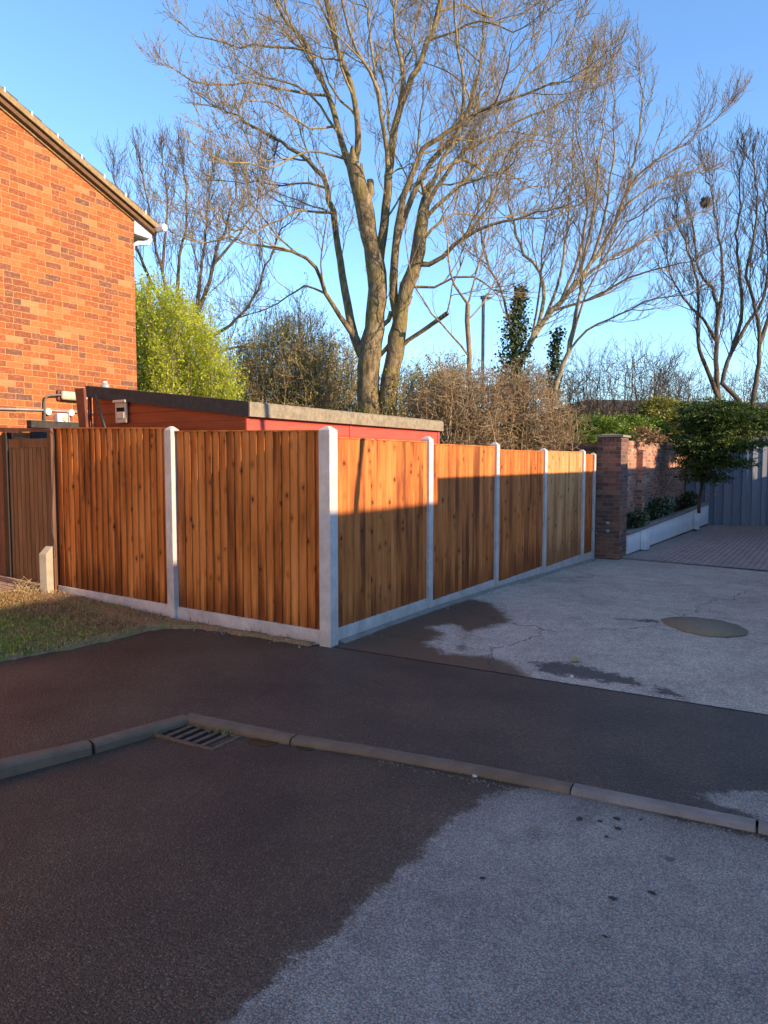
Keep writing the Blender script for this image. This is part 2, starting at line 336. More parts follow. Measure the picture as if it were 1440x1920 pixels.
def f_soil(nt, b, greens=True):
    p = pos(nt)
    n1 = noise(nt, p, 2.2, 5, 0.6); n2 = noise(nt, p, 24.0, 5, 0.7)
    c = ramp(nt, n2, [(0.3, (0.16, 0.095, 0.048)), (0.7, (0.40, 0.26, 0.13))])
    if greens: c = mix(nt, ss(nt, n1, 0.45, 0.6), c, (0.20, 0.19, 0.06))
    setc(nt, b, c, 0.95, n2, 0.02)
mat('soil', f_soil)
def f_grass(nt, b):
    r = attr(nt, 'rnd'); g = attr(nt, 'rnd2')
    c1 = ramp(nt, r, [(0.0, (0.14, 0.075, 0.025)), (0.5, (0.28, 0.165, 0.06)), (1.0, (0.46, 0.31, 0.13))])
    c2 = ramp(nt, r, [(0.0, (0.08, 0.10, 0.015)), (0.6, (0.20, 0.24, 0.035)), (1.0, (0.40, 0.46, 0.08))])
    setc(nt, b, mix(nt, g, c1, c2), 0.75)
mat('grass_blades', f_grass)

def m_bark(name, c1, c2, moss, mossamt=0.4):
    def fn(nt, b):
        p = pos(nt)
        n1 = noise(nt, vscale(nt, p, (1, 1, 0.35)), 14.0, 5, 0.65)
        c = ramp(nt, n1, [(0.36, c1), (0.62, c2)])
        c = mix(nt, M(nt, 'MULTIPLY', ss(nt, noise(nt, vscale(nt, p, (1, 1, 0.5)), 5.5, 5, 0.7), 0.48, 0.62), 0.55), c, c1)
        c = mix(nt, M(nt, 'MULTIPLY', ss(nt, noise(nt, p, 2.6, 4), 0.45, 0.65), mossamt), c, moss)
        setc(nt, b, c, 0.9, noise(nt, vscale(nt, p, (1, 1, 0.3)), 22.0, 5, 0.75), 0.05)
    return mat(name, fn)
m_bark('bark_big', (0.08, 0.056, 0.03), (0.34, 0.25, 0.14), (0.26, 0.20, 0.05), 0.5)
m_bark('bark_twig', (0.20, 0.14, 0.07), (0.46, 0.34, 0.18), (0.36, 0.27, 0.09), 0.45)
m_bark('bark_pale', (0.17, 0.13, 0.075), (0.46, 0.38, 0.24), (0.25, 0.21, 0.10), 0.3)
m_bark('bark_pale_twig', (0.19, 0.135, 0.08), (0.40, 0.29, 0.18), (0.26, 0.17, 0.12), 0.3)
m_bark('bark_dark', (0.07, 0.05, 0.036), (0.15, 0.11, 0.078), (0.15, 0.12, 0.05), 0.3)
m_bark('bark_hedge', (0.24, 0.16, 0.09), (0.50, 0.36, 0.21), (0.30, 0.24, 0.10), 0.3)
def m_leaf(name, stops, trans=0.25):
    def fn(nt, b):
        c = ramp(nt, attr(nt, 'rnd'), stops)
        setc(nt, b, c, 0.55)
        b.inputs['Specular IOR Level'].default_value = 0.25
        tr = nd(nt, 'ShaderNodeBsdfTranslucent', {'Color': c})
        mx = nd(nt, 'ShaderNodeMixShader', {0: trans, 1: b.outputs[0], 2: tr.outputs[0]})
        out = [n for n in nt.nodes if n.type == 'OUTPUT_MATERIAL'][0]
        nt.links.new(mx.outputs[0], out.inputs[0])
    return mat(name, fn)
m_leaf('leaf_lime', [(0.0, (0.22, 0.29, 0.012)), (0.5, (0.46, 0.56, 0.025)), (1.0, (0.64, 0.70, 0.05))], 0.4)
m_leaf('leaf_olive', [(0.0, (0.12, 0.12, 0.025)), (0.6, (0.27, 0.26, 0.05)), (1.0, (0.44, 0.38, 0.09))])
m_leaf('leaf_conifer', [(0.0, (0.018, 0.035, 0.010)), (0.6, (0.06, 0.095, 0.018)), (1.0, (0.18, 0.22, 0.035))], 0.12)
m_leaf('leaf_hedge', [(0.0, (0.04, 0.07, 0.012)), (0.6, (0.13, 0.20, 0.022)), (1.0, (0.27, 0.35, 0.045))], 0.15)
m_leaf('leaf_ivy', [(0.0, (0.018, 0.03, 0.010)), (0.6, (0.05, 0.08, 0.02)), (1.0, (0.13, 0.15, 0.06))], 0.1)
m_leaf('leaf_variegated', [(0.0, (0.03, 0.05, 0.022)), (0.7, (0.09, 0.12, 0.06)), (0.9, (0.30, 0.32, 0.20)), (1.0, (0.45, 0.45, 0.32))], 0.1)
m_leaf('leaf_dry', [(0.0, (0.16, 0.09, 0.04)), (1.0, (0.42, 0.27, 0.13))], 0.2)
def f_blue(nt, b):
    p = pos(nt, True); r = attr(nt, 'rnd')
    n1 = noise(nt, vscale(nt, p, (30, 30, 1.5)), 1.0, 5, 0.6)
    c = ramp(nt, M(nt, 'ADD', M(nt, 'MULTIPLY', n1, 0.6), M(nt, 'MULTIPLY', r, 0.4)), [(0.25, (0.165, 0.19, 0.235)), (0.75, (0.30, 0.335, 0.39))])
    setc(nt, b, c, 0.7, n1, 0.002)
mat('blue_boards', f_blue)

# ------------------------------------------------------------------ mesh helpers
def tag(o, label=None, cat=None, group=None, kind=None):
    if label: o['label'] = label
    if cat: o['category'] = cat
    if group: o['group'] = group
    if kind: o['kind'] = kind
    return o
def empty(name, loc=(0, 0, 0), rz=0.0, label=None, cat=None, group=None):
    o = bpy.data.objects.new(name, None); COL.objects.link(o)
    o.location = loc; o.rotation_euler = (0, 0, rz); o.empty_display_size = 0.1
    return tag(o, label, cat, group)
def link(name, me, m, parent=None, loc=None, smooth=False):
    for mm in (m if isinstance(m, (list, tuple)) else [m]): me.materials.append(MATS[mm])
    o = bpy.data.objects.new(name, me); COL.objects.link(o)
    if parent is not None: o.parent = parent
    if loc is not None: o.location = loc
    if smooth: me.polygons.foreach_set('use_smooth', [True] * len(me.polygons))
    return o
class MB:
    def __init__(s): s.v = []; s.f = []; s.r = []; s.r2 = []
    def poly(s, pts, faces, r=0.0, r2=0.5):
        k = len(s.v); s.v += [tuple(map(float, q)) for q in pts]
        for f in faces: s.f.append([k + i for i in f]); s.r.append(r); s.r2.append(r2)
    def box(s, x0, x1, y0, y1, z0, z1, r=0.0, r2=0.5):
        s.hexa([(x0, y0), (x1, y0), (x1, y1), (x0, y1)], z0, z1, r, r2)
    def hexa(s, ring, z0, z1, r=0.0, r2=0.5):
        n = len(ring)
        zb = z0 if isinstance(z0, (list, tuple)) else [z0] * n
        zt = z1 if isinstance(z1, (list, tuple)) else [z1] * n
        pts = [(x, y, z) for (x, y), z in zip(ring, zb)] + [(x, y, z) for (x, y), z in zip(ring, zt)]
        fs = [list(range(n))[::-1], list(range(n, 2 * n))] + [[i, (i + 1) % n, n + (i + 1) % n, n + i] for i in range(n)]
        s.poly(pts, fs, r, r2)
    def prism(s, prof, axis, t0, t1, r=0.0):    # profile (u,v) extruded; axis 'x': prof=(y,z), 'y': prof=(x,z)
        n = len(prof)
        mk = (lambda u, v, t: (t, u, v)) if axis == 'x' else (lambda u, v, t: (u, t, v))
        pts = [mk(u, v, t0) for u, v in prof] + [mk(u, v, t1) for u, v in prof]
        fs = [list(range(n))[::-1], list(range(n, 2 * n))] + [[i, (i + 1) % n, n + (i + 1) % n, n + i] for i in range(n)]
        s.poly(pts, fs, r)
    def tube(s, pts, rad, sides=8, r=0.0, caps=True):
        P = [Vector(map(float, q)) for q in pts]; n = len(P)
        rads = rad if isinstance(rad, (list, tuple)) else [rad] * n
        base = len(s.v)
        prev = None
        for i in range(n):
            t = (P[min(i + 1, n - 1)] - P[max(i - 1, 0)]).normalized()
            if prev is None:
                a = Vector((0, 0, 1)) if abs(t.z) < 0.9 else Vector((1, 0, 0)); nx = t.cross(a).normalized()
            else:
                nx = (prev - t * prev.dot(t)).normalized()
            prev = nx; ny = t.cross(nx)
            for k in range(sides):
                an = 2 * math.pi * k / sides
                q = P[i] + (nx * math.cos(an) + ny * math.sin(an)) * rads[i]; s.v.append(tuple(q))
        for i in range(n - 1):
            for k in range(sides):
                a, b2 = base + i * sides + k, base + i * sides + (k + 1) % sides
                s.f.append([a, b2, b2 + sides, a + sides]); s.r.append(r); s.r2.append(0.5)
        if caps:
            s.f.append([base + k for k in range(sides)][::-1]); s.f.append([base + (n - 1) * sides + k for k in range(sides)])
            s.r += [r, r]; s.r2 += [0.5, 0.5]
    def build(s, name, m, parent=None, loc=None, smooth=False, bevel=0.0, attrs=False):
        me = bpy.data.meshes.new(name); me.from_pydata(s.v, [], s.f); me.update()
        if attrs:
            for nm, vals in (('rnd', s.r), ('rnd2', s.r2)):
                a = me.attributes.new(nm, 'FLOAT', 'FACE'); a.data.foreach_set('value', vals)
        import bmesh
        bm = bmesh.new(); bm.from_mesh(me); bmesh.ops.recalc_face_normals(bm, faces=bm.faces)
        if bevel:
            bmesh.ops.bevel(bm, geom=[e for e in bm.edges if e.is_manifold and e.calc_face_angle(0) > 0.6], offset=bevel, segments=2, profile=0.5, affect='EDGES')
        bm.to_mesh(me); bm.free()
        return link(name, me, m, parent, loc, smooth)

def raw_mesh(name, V, Fq, mats, parent=None, face_attrs=None, smooth=False, point_attrs=None):
    """V (n,3) array, Fq (m,k) equal-sized faces"""
    if parent is not None: V = np.asarray(V, float) - np.array(parent.location)
    me = bpy.data.meshes.new(name); V = np.asarray(V, np.float32); Fq = np.asarray(Fq, np.int32)
    me.vertices.add(len(V)); me.vertices.foreach_set('co', V.ravel())
    k = Fq.shape[1]
    me.loops.add(Fq.size); me.loops.foreach_set('vertex_index', Fq.ravel())
    me.polygons.add(len(Fq)); me.polygons.foreach_set('loop_start', np.arange(0, Fq.size, k, dtype=np.int32))
    me.update(calc_edges=True); me.validate()
    for dom, dd in (('FACE', face_attrs), ('POINT', point_attrs)):
        for nm, vals in (dd or {}).items():
            a = me.attributes.new(nm, 'FLOAT', dom); a.data.foreach_set('value', np.asarray(vals, np.float32))
    return link(name, me, mats, parent, smooth=smooth)

def interp(v, xs, ys): return np.interp(v, xs, ys)
def sstep(x, a, b):
    t = np.clip((x - a) / (b - a), 0, 1); return t * t * (3 - 2 * t)
def G(a, b):                                # ground height
    a = np.asarray(a, float); b = np.asarray(b, float)
    dr = -interp(a, [0, 1.9, 3.85, 5.8, 7.9, 9, 18, 30], [0, 0, .038, .10, .16, .185, .215, .25]) * (1 - sstep(b, 0.2, 1.0))
    lf = interp(b, [0, 1.9, 3.86, 5, 9, 20], [0, .015, .125, .175, .3, .5]) * sstep(a, -2.6, -0.4)
    return dr + lf
def sdist(poly, X, Y):
    """signed distance, positive inside, of points to a closed polygon"""
    P = np.array(poly, float); X = X.ravel(); Y = Y.ravel()
    best = np.full(X.shape, 1e9); inside = np.zeros(X.shape, bool)
    for i in range(len(P)):
        x1, y1 = P[i]; x2, y2 = P[(i + 1) % len(P)]
        dx, dy = x2 - x1, y2 - y1; L = dx * dx + dy * dy + 1e-12
        t = np.clip(((X - x1) * dx + (Y - y1) * dy) / L, 0, 1)
        best = np.minimum(best, np.hypot(X - x1 - t * dx, Y - y1 - t * dy))
        c = ((y1 > Y) != (y2 > Y)) & (X < dx * (Y - y1) / (dy + 1e-12) + x1)
        inside ^= c
    return np.where(inside, best, -best)
def pxpoly(pts, z=0.0): return [tuple(gz(x, y, z)[:2]) for x, y in pts]
def grid_sheet(name, m, A, B, Z, kind_struct=True, attrs=None, parent=None, smooth=True):
    n, k = A.shape
    V = np.stack([A, B, Z], -1).reshape(-1, 3)
    i, j = np.meshgrid(np.arange(n - 1), np.arange(k - 1), indexing='ij')
    a = (i * k + j).ravel(); Fq = np.stack([a, a + 1, a + k + 1, a + k], -1)
    e1 = V[Fq[0, 1]] - V[Fq[0, 0]]; e2 = V[Fq[0, 3]] - V[Fq[0, 0]]
    if np.cross(e1, e2)[2] < 0: Fq = Fq[:, ::-1]
    o = raw_mesh(name, V, Fq, m, parent, None, smooth, attrs)
    if kind_struct: o['kind'] = 'structure'
    return o

# ------------------------------------------------------------------ ground
kb = [(-14, -1.30), (-6, -1.55), (-3.69, -1.680), (-2.79, -1.717), (-2.27, -1.803), (-1.67, -1.793), (-1.13, -1.929), (-0.278, -1.992), (-0.109, -2.651), (0.06, -3.101), (1.1, -6.0), (2.6, -10.0), (6.0, -19.0)]
KB = np.array([k[0] for k in kb]); KA = np.array([k[1] for k in kb])
KA[3:6] = [-1.735, -1.775, -1.845]
def ak(b): return np.interp(b, KB, KA)
def roadz(b): return interp(b, [-3.5, -1.6, -0.8, -0.3, 0.0, 0.4], [-0.022, -0.026, -0.037, -0.050, -0.078, -0.10])
def bsamples(step=0.05):
    return np.unique(np.round(np.concatenate([np.arange(-14, -6, 0.25), np.arange(-6, 2.2, step), np.arange(2.2, 8.01, 0.2), KB[KB < 8]]), 4))
bs = bsamples(); T = np.linspace(0, 1, 90) ** 1.3
AA = ak(bs)[:, None] - 0.01 - T[None, :] * (ak(bs)[:, None] - 0.01 + 24.0); BB = np.repeat(bs[:, None], len(T), 1)
ZZ = np.repeat(roadz(bs)[:, None], len(T), 1)
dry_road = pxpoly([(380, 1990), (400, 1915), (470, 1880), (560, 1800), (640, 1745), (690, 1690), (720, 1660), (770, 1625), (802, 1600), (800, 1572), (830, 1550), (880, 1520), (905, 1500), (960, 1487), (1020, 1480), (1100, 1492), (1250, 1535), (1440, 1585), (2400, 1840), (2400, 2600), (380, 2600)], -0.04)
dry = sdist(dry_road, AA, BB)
kd_ = np.abs(AA - ak(BB)).ravel()
dirt = np.exp(-kd_ / 0.10) * (BB.ravel() < -0.2)
grid_sheet('road', 'asphalt_road', AA, BB, ZZ, attrs={'dry': dry, 'dirt': dirt})
# footway
T = np.linspace(0, 1, 40)
inner = np.where(bs < 0.1, -0.03, 0.05)
A0 = ak(bs)[:, None] - 0.004
AA = A0 + T[None, :] * (inner[:, None] - A0); BB = np.repeat(bs[:, None], len(T), 1)
dry = sdist(pxpoly([(1300, 1492), (1345, 1484), (1440, 1482), (1700, 1500), (1700, 1640), (1440, 1540)]), AA, BB)
grid_sheet('footway', 'asphalt_footway', AA, BB, G(AA, BB) * 1.0, attrs={'dry': dry, 'dirt': np.zeros(AA.size)})
# driveway
aa = np.unique(np.concatenate([np.arange(-0.03, 9.4, 0.05), [9.4]])); bb = np.arange(-4.6, 0.11, 0.05)
AA, BB = np.meshgrid(aa, bb, indexing='ij')
wetp = pxpoly([(560, 1235), (640, 1190), (800, 1140), (880, 1118), (925, 1128), (955, 1150), (968, 1165), (930, 1178), (890, 1186), (872, 1205), (880, 1222), (960, 1240), (1000, 1262), (990, 1290), (800, 1262), (640, 1240)])
isl = pxpoly([(812, 1176), (850, 1172), (868, 1186), (862, 1215), (875, 1228), (840, 1224), (808, 1206), (835, 1200), (830, 1188)])
dk = np.maximum(sdist(pxpoly([(995, 1242), (1050, 1240), (1120, 1252), (1190, 1272), (1215, 1290), (1160, 1285), (1060, 1270), (1010, 1262)]), AA, BB), sdist(pxpoly([(1225, 1285), (1295, 1308), (1290, 1318), (1220, 1300)]), AA, BB))
dk = np.maximum(dk, sdist(pxpoly([(1150, 1158), (1235, 1160), (1240, 1166), (1170, 1164)]), AA, BB))
wet = np.minimum(sdist(wetp, AA, BB), -sdist(isl, AA, BB) + 0.02)
und = 0.006 * np.sin(AA * 2.1) * np.cos(BB * 1.7)
grid_sheet('driveway', 'drive_concrete', AA, BB, G(AA, BB) + 0.004 + und * sstep(AA, 0.1, 0.8), attrs={'wet': wet, 'dark': dk})
# block paving beyond the edging
def edge_a(b): return 8.95 + (8.40 - 8.95) * (np.asarray(b) + 0.41) / (-2.99 + 0.41) + 0.0
aa = np.linspace(0, 1, 40); bb = np.arange(-9, 0.5, 0.25)
A0 = edge_a(bb)[:, None]; AA = A0 + aa[None, :] * (22 - A0); BB = np.repeat(bb[:, None], len(aa), 1)
grid_sheet('paved_yard', 'block_paving', AA, BB, G(AA, BB) + 0.03)
mb = MB()
e0, e1 = -0.47, -4.6
mb.hexa([(edge_a(e0) - 0.02, e0), (edge_a(e1) - 0.02, e1), (edge_a(e1) + 0.26, e1), (edge_a(e0) + 0.26, e0)], -0.3, [-0.185 + 0.028] * 4)
tag(mb.build('kerb_edging', 'coping_stone', bevel=0.012), kind='structure')
# repaired round patch
c0 = [tuple(gz(x, y)[:2]) for x, y in [(1238, 1160), (1262, 1155), (1300, 1155), (1350, 1161), (1385, 1171), (1403, 1182), (1398, 1191), (1360, 1195), (1320, 1193), (1280, 1184), (1250, 1172)]]
mb = MB(); n = len(c0)
zb = [float(G(x, y)) + 0.006 for x, y in c0]; zt = [z + 0.008 for z in zb]
cx = sum(x for x, y in c0) / n; cy = sum(y for x, y in c0) / n
mb.hexa(c0, zb, zt); mb.v += [(cx, cy, zt[0] + 0.022)]
mb.f[1:2] = [[n + i, n + (i + 1) % n, 2 * n] for i in range(n)]; mb.r += [0] * (n - 1); mb.r2 += [0] * (n - 1)
m_simple('patch_mortar', (0.24, 0.20, 0.125), 0.9, 0.15, 20, bump=0.002)
tag(mb.build('mortar_patch', 'patch_mortar', smooth=True), 'smooth brown oval mortar patch lying on the grey concrete drive', 'patch')
# land
mb = MB(); mb.poly([(-600, -600, -0.42), (900, -600, -0.42), (900, 900, -0.42), (-600, 900, -0.42)], [[0, 1, 2, 3]])
tag(mb.build('ground', 'soil'), kind='structure')
aa = np.linspace(0.06, 70, 60); bb = np.linspace(0.1, 60, 60); AA, BB = np.meshgrid(aa, bb, indexing='ij')
grid_sheet('garden_ground', 'soil', AA, BB, np.full(AA.shape, -0.02) - 0.15 * sstep(AA, 2, 9))

# lawn: sheet + blades
lawn = [(-0.02, 0.10), (-0.02, 3.86), (0.0, 5.3), (-3.2, 6.6), (-5.2, 7.4), (-5.5, 5.2), (-3.2, 2.95), (-1.907, 1.998), (-1.55, 1.90), (-1.24, 1.83), (-0.75, 1.80), (-0.35, 1.75), (-0.16, 1.4), (-0.16, 0.10)]
rng = np.random.default_rng(7)
aa = np.arange(-5.6, 0.01, 0.04); bb = np.arange(0.1, 7.4, 0.04); AA, BB = np.meshgrid(aa, bb, indexing='ij')
def vnoise(X, Y, s, seed=0):
    X = X * s; Y = Y * s; xi = np.floor(X).astype(int); yi = np.floor(Y).astype(int); fx = X - xi; fy = Y - yi
    h = lambda a, b: np.modf(np.abs(np.sin(a * 127.1 + b * 311.7 + seed * 74.7) * 43758.5453))[0]
    fx = fx * fx * (3 - 2 * fx); fy = fy * fy * (3 - 2 * fy)
    return (h(xi, yi) * (1 - fx) + h(xi + 1, yi) * fx) * (1 - fy) + (h(xi, yi + 1) * (1 - fx) + h(xi + 1, yi + 1) * fx) * fy
sdl = sdist(lawn, AA, BB).reshape(AA.shape) + 0.06 * (vnoise(AA, BB, 6) - 0.5)
lift = np.where(sdl > 0, 0.012 + 0.03 * sstep(sdl, 0, 0.12) + 0.02 * vnoise(AA, BB, 5, 3), -0.05 + 0 * sdl)
lift = np.where(AA > -0.2, np.minimum(lift, 0.03 + 0 * lift), lift)
grid_sheet('lawn_soil', 'soil', AA, BB, G(AA, BB) + lift)
N = 170000
pa = rng.uniform(-4.8, -0.03, N); pb = rng.uniform(0.15, 6.2, N)
s = sdist(lawn, pa, pb) + 0.06 * (vnoise(pa, pb, 6) - 0.5)
# green towards the road, dry brown near the fence
gr = np.clip(sstep(-pa, 0.35, 1.5) * 1.25 - 0.25 + 0.5 * (vnoise(pa, pb, 3, 5) - 0.5), 0, 1) * (1 - sstep(pb, 3.9, 4.3) * 0.8)
dens = np.where(pa > -0.5, 0.20, 1.0) * np.where(pb < 1.9, 0.25, 1.0) * (0.45 + 0.55 * vnoise(pa, pb, 4, 9))
pave = (pb > 4.05 + 0.12 * vnoise(pa, pb, 5, 2) + np.abs(pa) * 0.26) & (pa > -2.8)
keep = (s > 0.0) & (rng.uniform(size=N) < dens) & ~pave
pa, pb, gr = pa[keep], pb[keep], gr[keep]; n = len(pa)
def blades(name, pa, pb, z, h, wd, green, lab=None, flat=0.6, m='grass_blades', parent=None):
    n = len(pa); th = rng.uniform(0, 2 * np.pi, n); ln = rng.uniform(0.2, 1.0, n) * flat
    ph = rng.uniform(0, 2 * np.pi, n); hh = h * rng.uniform(0.5, 1.25, n)
    B = np.stack([pa, pb, z], -1); w = np.stack([np.cos(th), np.sin(th), 0 * th], -1) * wd * 0.5
    dirv = np.stack([np.cos(ph) * ln, np.sin(ph) * ln, 1 - 0.5 * ln], -1) * hh[:, None]
    mid = B + dirv * 0.5 + np.array([0, 0, 1]) * (hh * 0.12)[:, None]
    V = np.stack([B - w, B + w, mid + w * 0.8, mid - w * 0.8, B + dirv], 1)
    V = V.reshape(-1, 3); k = np.arange(n) * 5
    Fq = np.concatenate([np.stack([k, k + 1, k + 2], -1), np.stack([k, k + 2, k + 3], -1), np.stack([k + 3, k + 2, k + 4], -1)])
    r = rng.uniform(size=n); return raw_mesh(name, V, Fq, m, parent, {'rnd': np.tile(r, 3), 'rnd2': np.tile(green, 3)})
sl_b = sdist(lawn, pa, pb)
o = blades('grass', pa, pb, G(pa, pb) + 0.006 + 0.03 * sstep(sl_b, 0, 0.12) + 0.02 * vnoise(pa, pb, 5, 3), 0.05, 0.0075, gr, flat=1.2)
tag(o, 'patchy short grass, green by the footway and dry brown by the fence', 'grass', kind='stuff')
# little paving in front of the gate
mb = MB(); ring = [(-0.06, 4.05), (-0.06, 5.3), (-2.9, 5.9), (-2.6, 4.75)]
mb.hexa(ring, 0.0, [float(G(*q)) + 0.085 for q in ring])
m_simple('front_path_blocks', (0.42, 0.30, 0.20), 0.85, 0.3, 9, bump=0.003)
def f_path(nt, b):
    p = pos(nt)
    br = nd(nt, 'ShaderNodeTexBrick', {'Vector': p, 'Color1': rgba((0.46, 0.32, 0.21)), 'Color2': rgba((0.36, 0.25, 0.17)), 'Mortar': rgba((0.12, 0.09, 0.05)), 'Scale': 1.0, 'Mortar Size': 0.008, 'Brick Width': 0.21, 'Row Height': 0.105})
    setc(nt, b, br.outputs[0], 0.85, M(nt, 'SUBTRACT', 1.0, br.outputs[1]), 0.006)
mat('front_path', f_path)
tag(mb.build('path', 'front_path'), kind='structure')

# kerb stones
kroot = empty('kerb', (0, 0, 0)); tag(kroot, kind='structure')
def kerb_pts(b0, b1):
    xs = sorted([b for b in KB if min(b0, b1) < b < max(b0, b1)] + [b0, b1])
    return [(float(ak(b)), float(b)) for b in xs]
joints = [-12.9, -12.0, -11.1, -10.2, -9.3, -8.4, -7.5, -6.6, -5.6, -4.63, -3.646, -2.793, -1.131, -0.285, -0.268, -0.109 - 0.0, 0.235, 0.56, 0.89, 1.22, 1.55, 1.88, 2.21]
def kerb_stone(b0, b1, wdt=0.092):
    P = kerb_pts(b0, b1); g = 0.006
    # shrink ends along the stone
    def sh(p, q, d):
        L = math.hypot(q[0] - p[0], q[1] - p[1]); return (p[0] + (q[0] - p[0]) * d / L, p[1] + (q[1] - p[1]) * d / L)
    P = [sh(P[0], P[1], g)] + P[1:-1] + [sh(P[-1], P[-2], g)]
    V = []; n = len(P)
    prof = [(0.0, -0.25), (0.0, 1.0), (wdt - 0.028, 1.0), (wdt - 0.010, 0.992), (wdt - 0.002, 0.975), (wdt, -0.25)]
    for i, (a, b) in enumerate(P):
        p, q = P[max(i - 1, 0)], P[min(i + 1, n - 1)]
        t = np.array([q[0] - p[0], q[1] - p[1]]); t /= np.linalg.norm(t); nrm = np.array([-t[1], t[0]])
        if nrm[0] > 0: nrm = -nrm            # towards the road
        if b > -0.27: nrm = np.array([t[1], -t[0]]) if (np.array([t[1], -t[0]])[1] < 0) else -np.array([t[1], -t[0]])
        for off, hz in prof:
            top = 0.005 + float(G(a, b)) + random.uniform(-0.0015, 0.0015)
            z = -0.25 if hz < 0 else top - (1 - hz) * 0.9
            V.append((a + nrm[0] * (off - 0.0), b + nrm[1] * (off - 0.0), z))
    m = len(prof); mb = MB()
    fs = [[i * m + k, i * m + (k + 1) % m, (i + 1) * m + (k + 1) % m, (i + 1) * m + k] for i in range(n - 1) for k in range(m)]
    fs += [list(range(m)), [(n - 1) * m + k for k in range(m)]]
    mb.poly(V, fs); return mb.build('kerb_stone', 'kerb_wet' if (b0 + b1) / 2 > -2.4 else 'kerb_concrete', kroot)
random.seed(3)
for j0, j1 in zip(joints[:-1], joints[1:]):
    if j1 - j0 < 0.03: continue
    kerb_stone(j0, j1)

# gully grate
m_simple('puddle_water', (0.05, 0.035, 0.018), 0.12, 0.2, 5)
for nm, pp_ in (('a', [(462, 1388), (480, 1383), (505, 1386), (522, 1391), (515, 1398), (490, 1400), (470, 1396)]), ('b', [(552, 1397), (575, 1399), (592, 1404), (580, 1410), (560, 1407)])):
    q = [tuple(gz(x, y, -0.035)[:2]) for x, y in pp_]; mb = MB(); mb.hexa(q, -0.06, [float(roadz(b)) + 0.003 for a, b in q]); tag(mb.build('puddle', 'puddle_water'), kind='structure')
gq = [gz(290, 1387, -0.07), gz(347, 1366, -0.07), gz(452, 1389, -0.07), gz(395, 1416, -0.07)]
gc = sum(gq) / 4; ux = (gq[1] - gq[0]); ux[2] = 0; Lx = np.linalg.norm(ux[:2]); 
uy = (gq[3] - gq[0]); uy[2] = 0; Ly = np.linalg.norm(uy[:2])
rz = math.atan2(uy[1], uy[0])
g = empty('drain_grate', (gc[0], gc[1], roadz(gc[1]) + 0.0), rz, 'rusty iron road gully grate set in the tarmac by the kerb corner', 'drain')
W2, H2 = Ly / 2 * 1.06, Lx / 2 * 1.12
mb = MB(); fr = 0.028; zt = 0.012
for q in ((-W2, W2, -H2, -H2 + fr), (-W2, W2, H2 - fr, H2), (-W2, -W2 + fr, -H2 + fr, H2 - fr), (W2 - fr, W2, -H2 + fr, H2 - fr)): mb.box(q[0], q[1], q[2], q[3], -0.02, zt)
mb.build('frame', 'cast_iron', g, bevel=0.003)
mb = MB(); mb.box(-W2 + fr, W2 - fr, -H2 + fr, H2 - fr, 0.0015, 0.003); mb.build('pit', 'hollow_shade', g)  # flat dark sheet in place of a deep shaded pit
nb = 6; inner_w = 2 * (W2 - fr)
for k in range(1, nb):
    x = -W2 + fr + inner_w * k / nb; bw_ = 0.027
    mb = MB(); mb.box(x - bw_ / 2, x + bw_ / 2, -H2 + fr, H2 - fr, 0.004, 0.0145); mb.build('bar', 'cast_iron', g, bevel=0.003)

# ------------------------------------------------------------------ timber fences
random.seed(11)
def panel_mesh(w, h, board='fence_boards', parent=None, loc=(0, 0, 0), slope=0.0, pitch=0.1017, base=0.0):
    mb = MB(); n = max(2, round(w / pitch)); pt = w / n
    for i in range(n):
        x0 = i * pt; x1 = x0 + pt + (0.018 if i < n - 1 else 0.0)
        if i == n - 1: x1 = w
        thin, thick = 0.004, 0.019
        jt = random.uniform(-0.0015, 0.0015)
        # outer face slopes so the thick edge stands proud at +x and the thin edge tucks behind its neighbour
        y_in = -0.006
        ring = [(x0, y_in - thin - 0.001), (x1, y_in - thick - 0.006 + jt), (x1, y_in - 0.006), (x0, y_in)]
        zb = base + slope * x0 + random.uniform(-0.003, 0.003); zt = base + h + slope * x0 + random.uniform(-0.002, 0.002)
        mb.hexa(ring, zb, zt, r=random.random(), r2=random.random())
    o = mb.build('fence_panel', board, parent, loc, attrs=True)
    mb = MB()
    mb.hexa([(0, -0.034), (w, -0.034), (w, 0.03), (0, 0.03)], [base + h + 0.002, base + h + 0.002 + slope * w] * 1 + [base + h + 0.002 + slope * w, base + h + 0.002], [base + h + 0.014, base + h + 0.014 + slope * w, base + h + 0.014 + slope * w, base + h + 0.014], r=random.random(), r2=0.8)
    mb.build('capping_rail', board, o, attrs=True)
    for zz in (0.18, 0.9, 1.62):
        mb = MB(); mb.box(0, w, 0.0, 0.04, base + zz, base + zz + 0.05, r=random.random()); mb.build('back_rail', board, o, attrs=True)
    return o
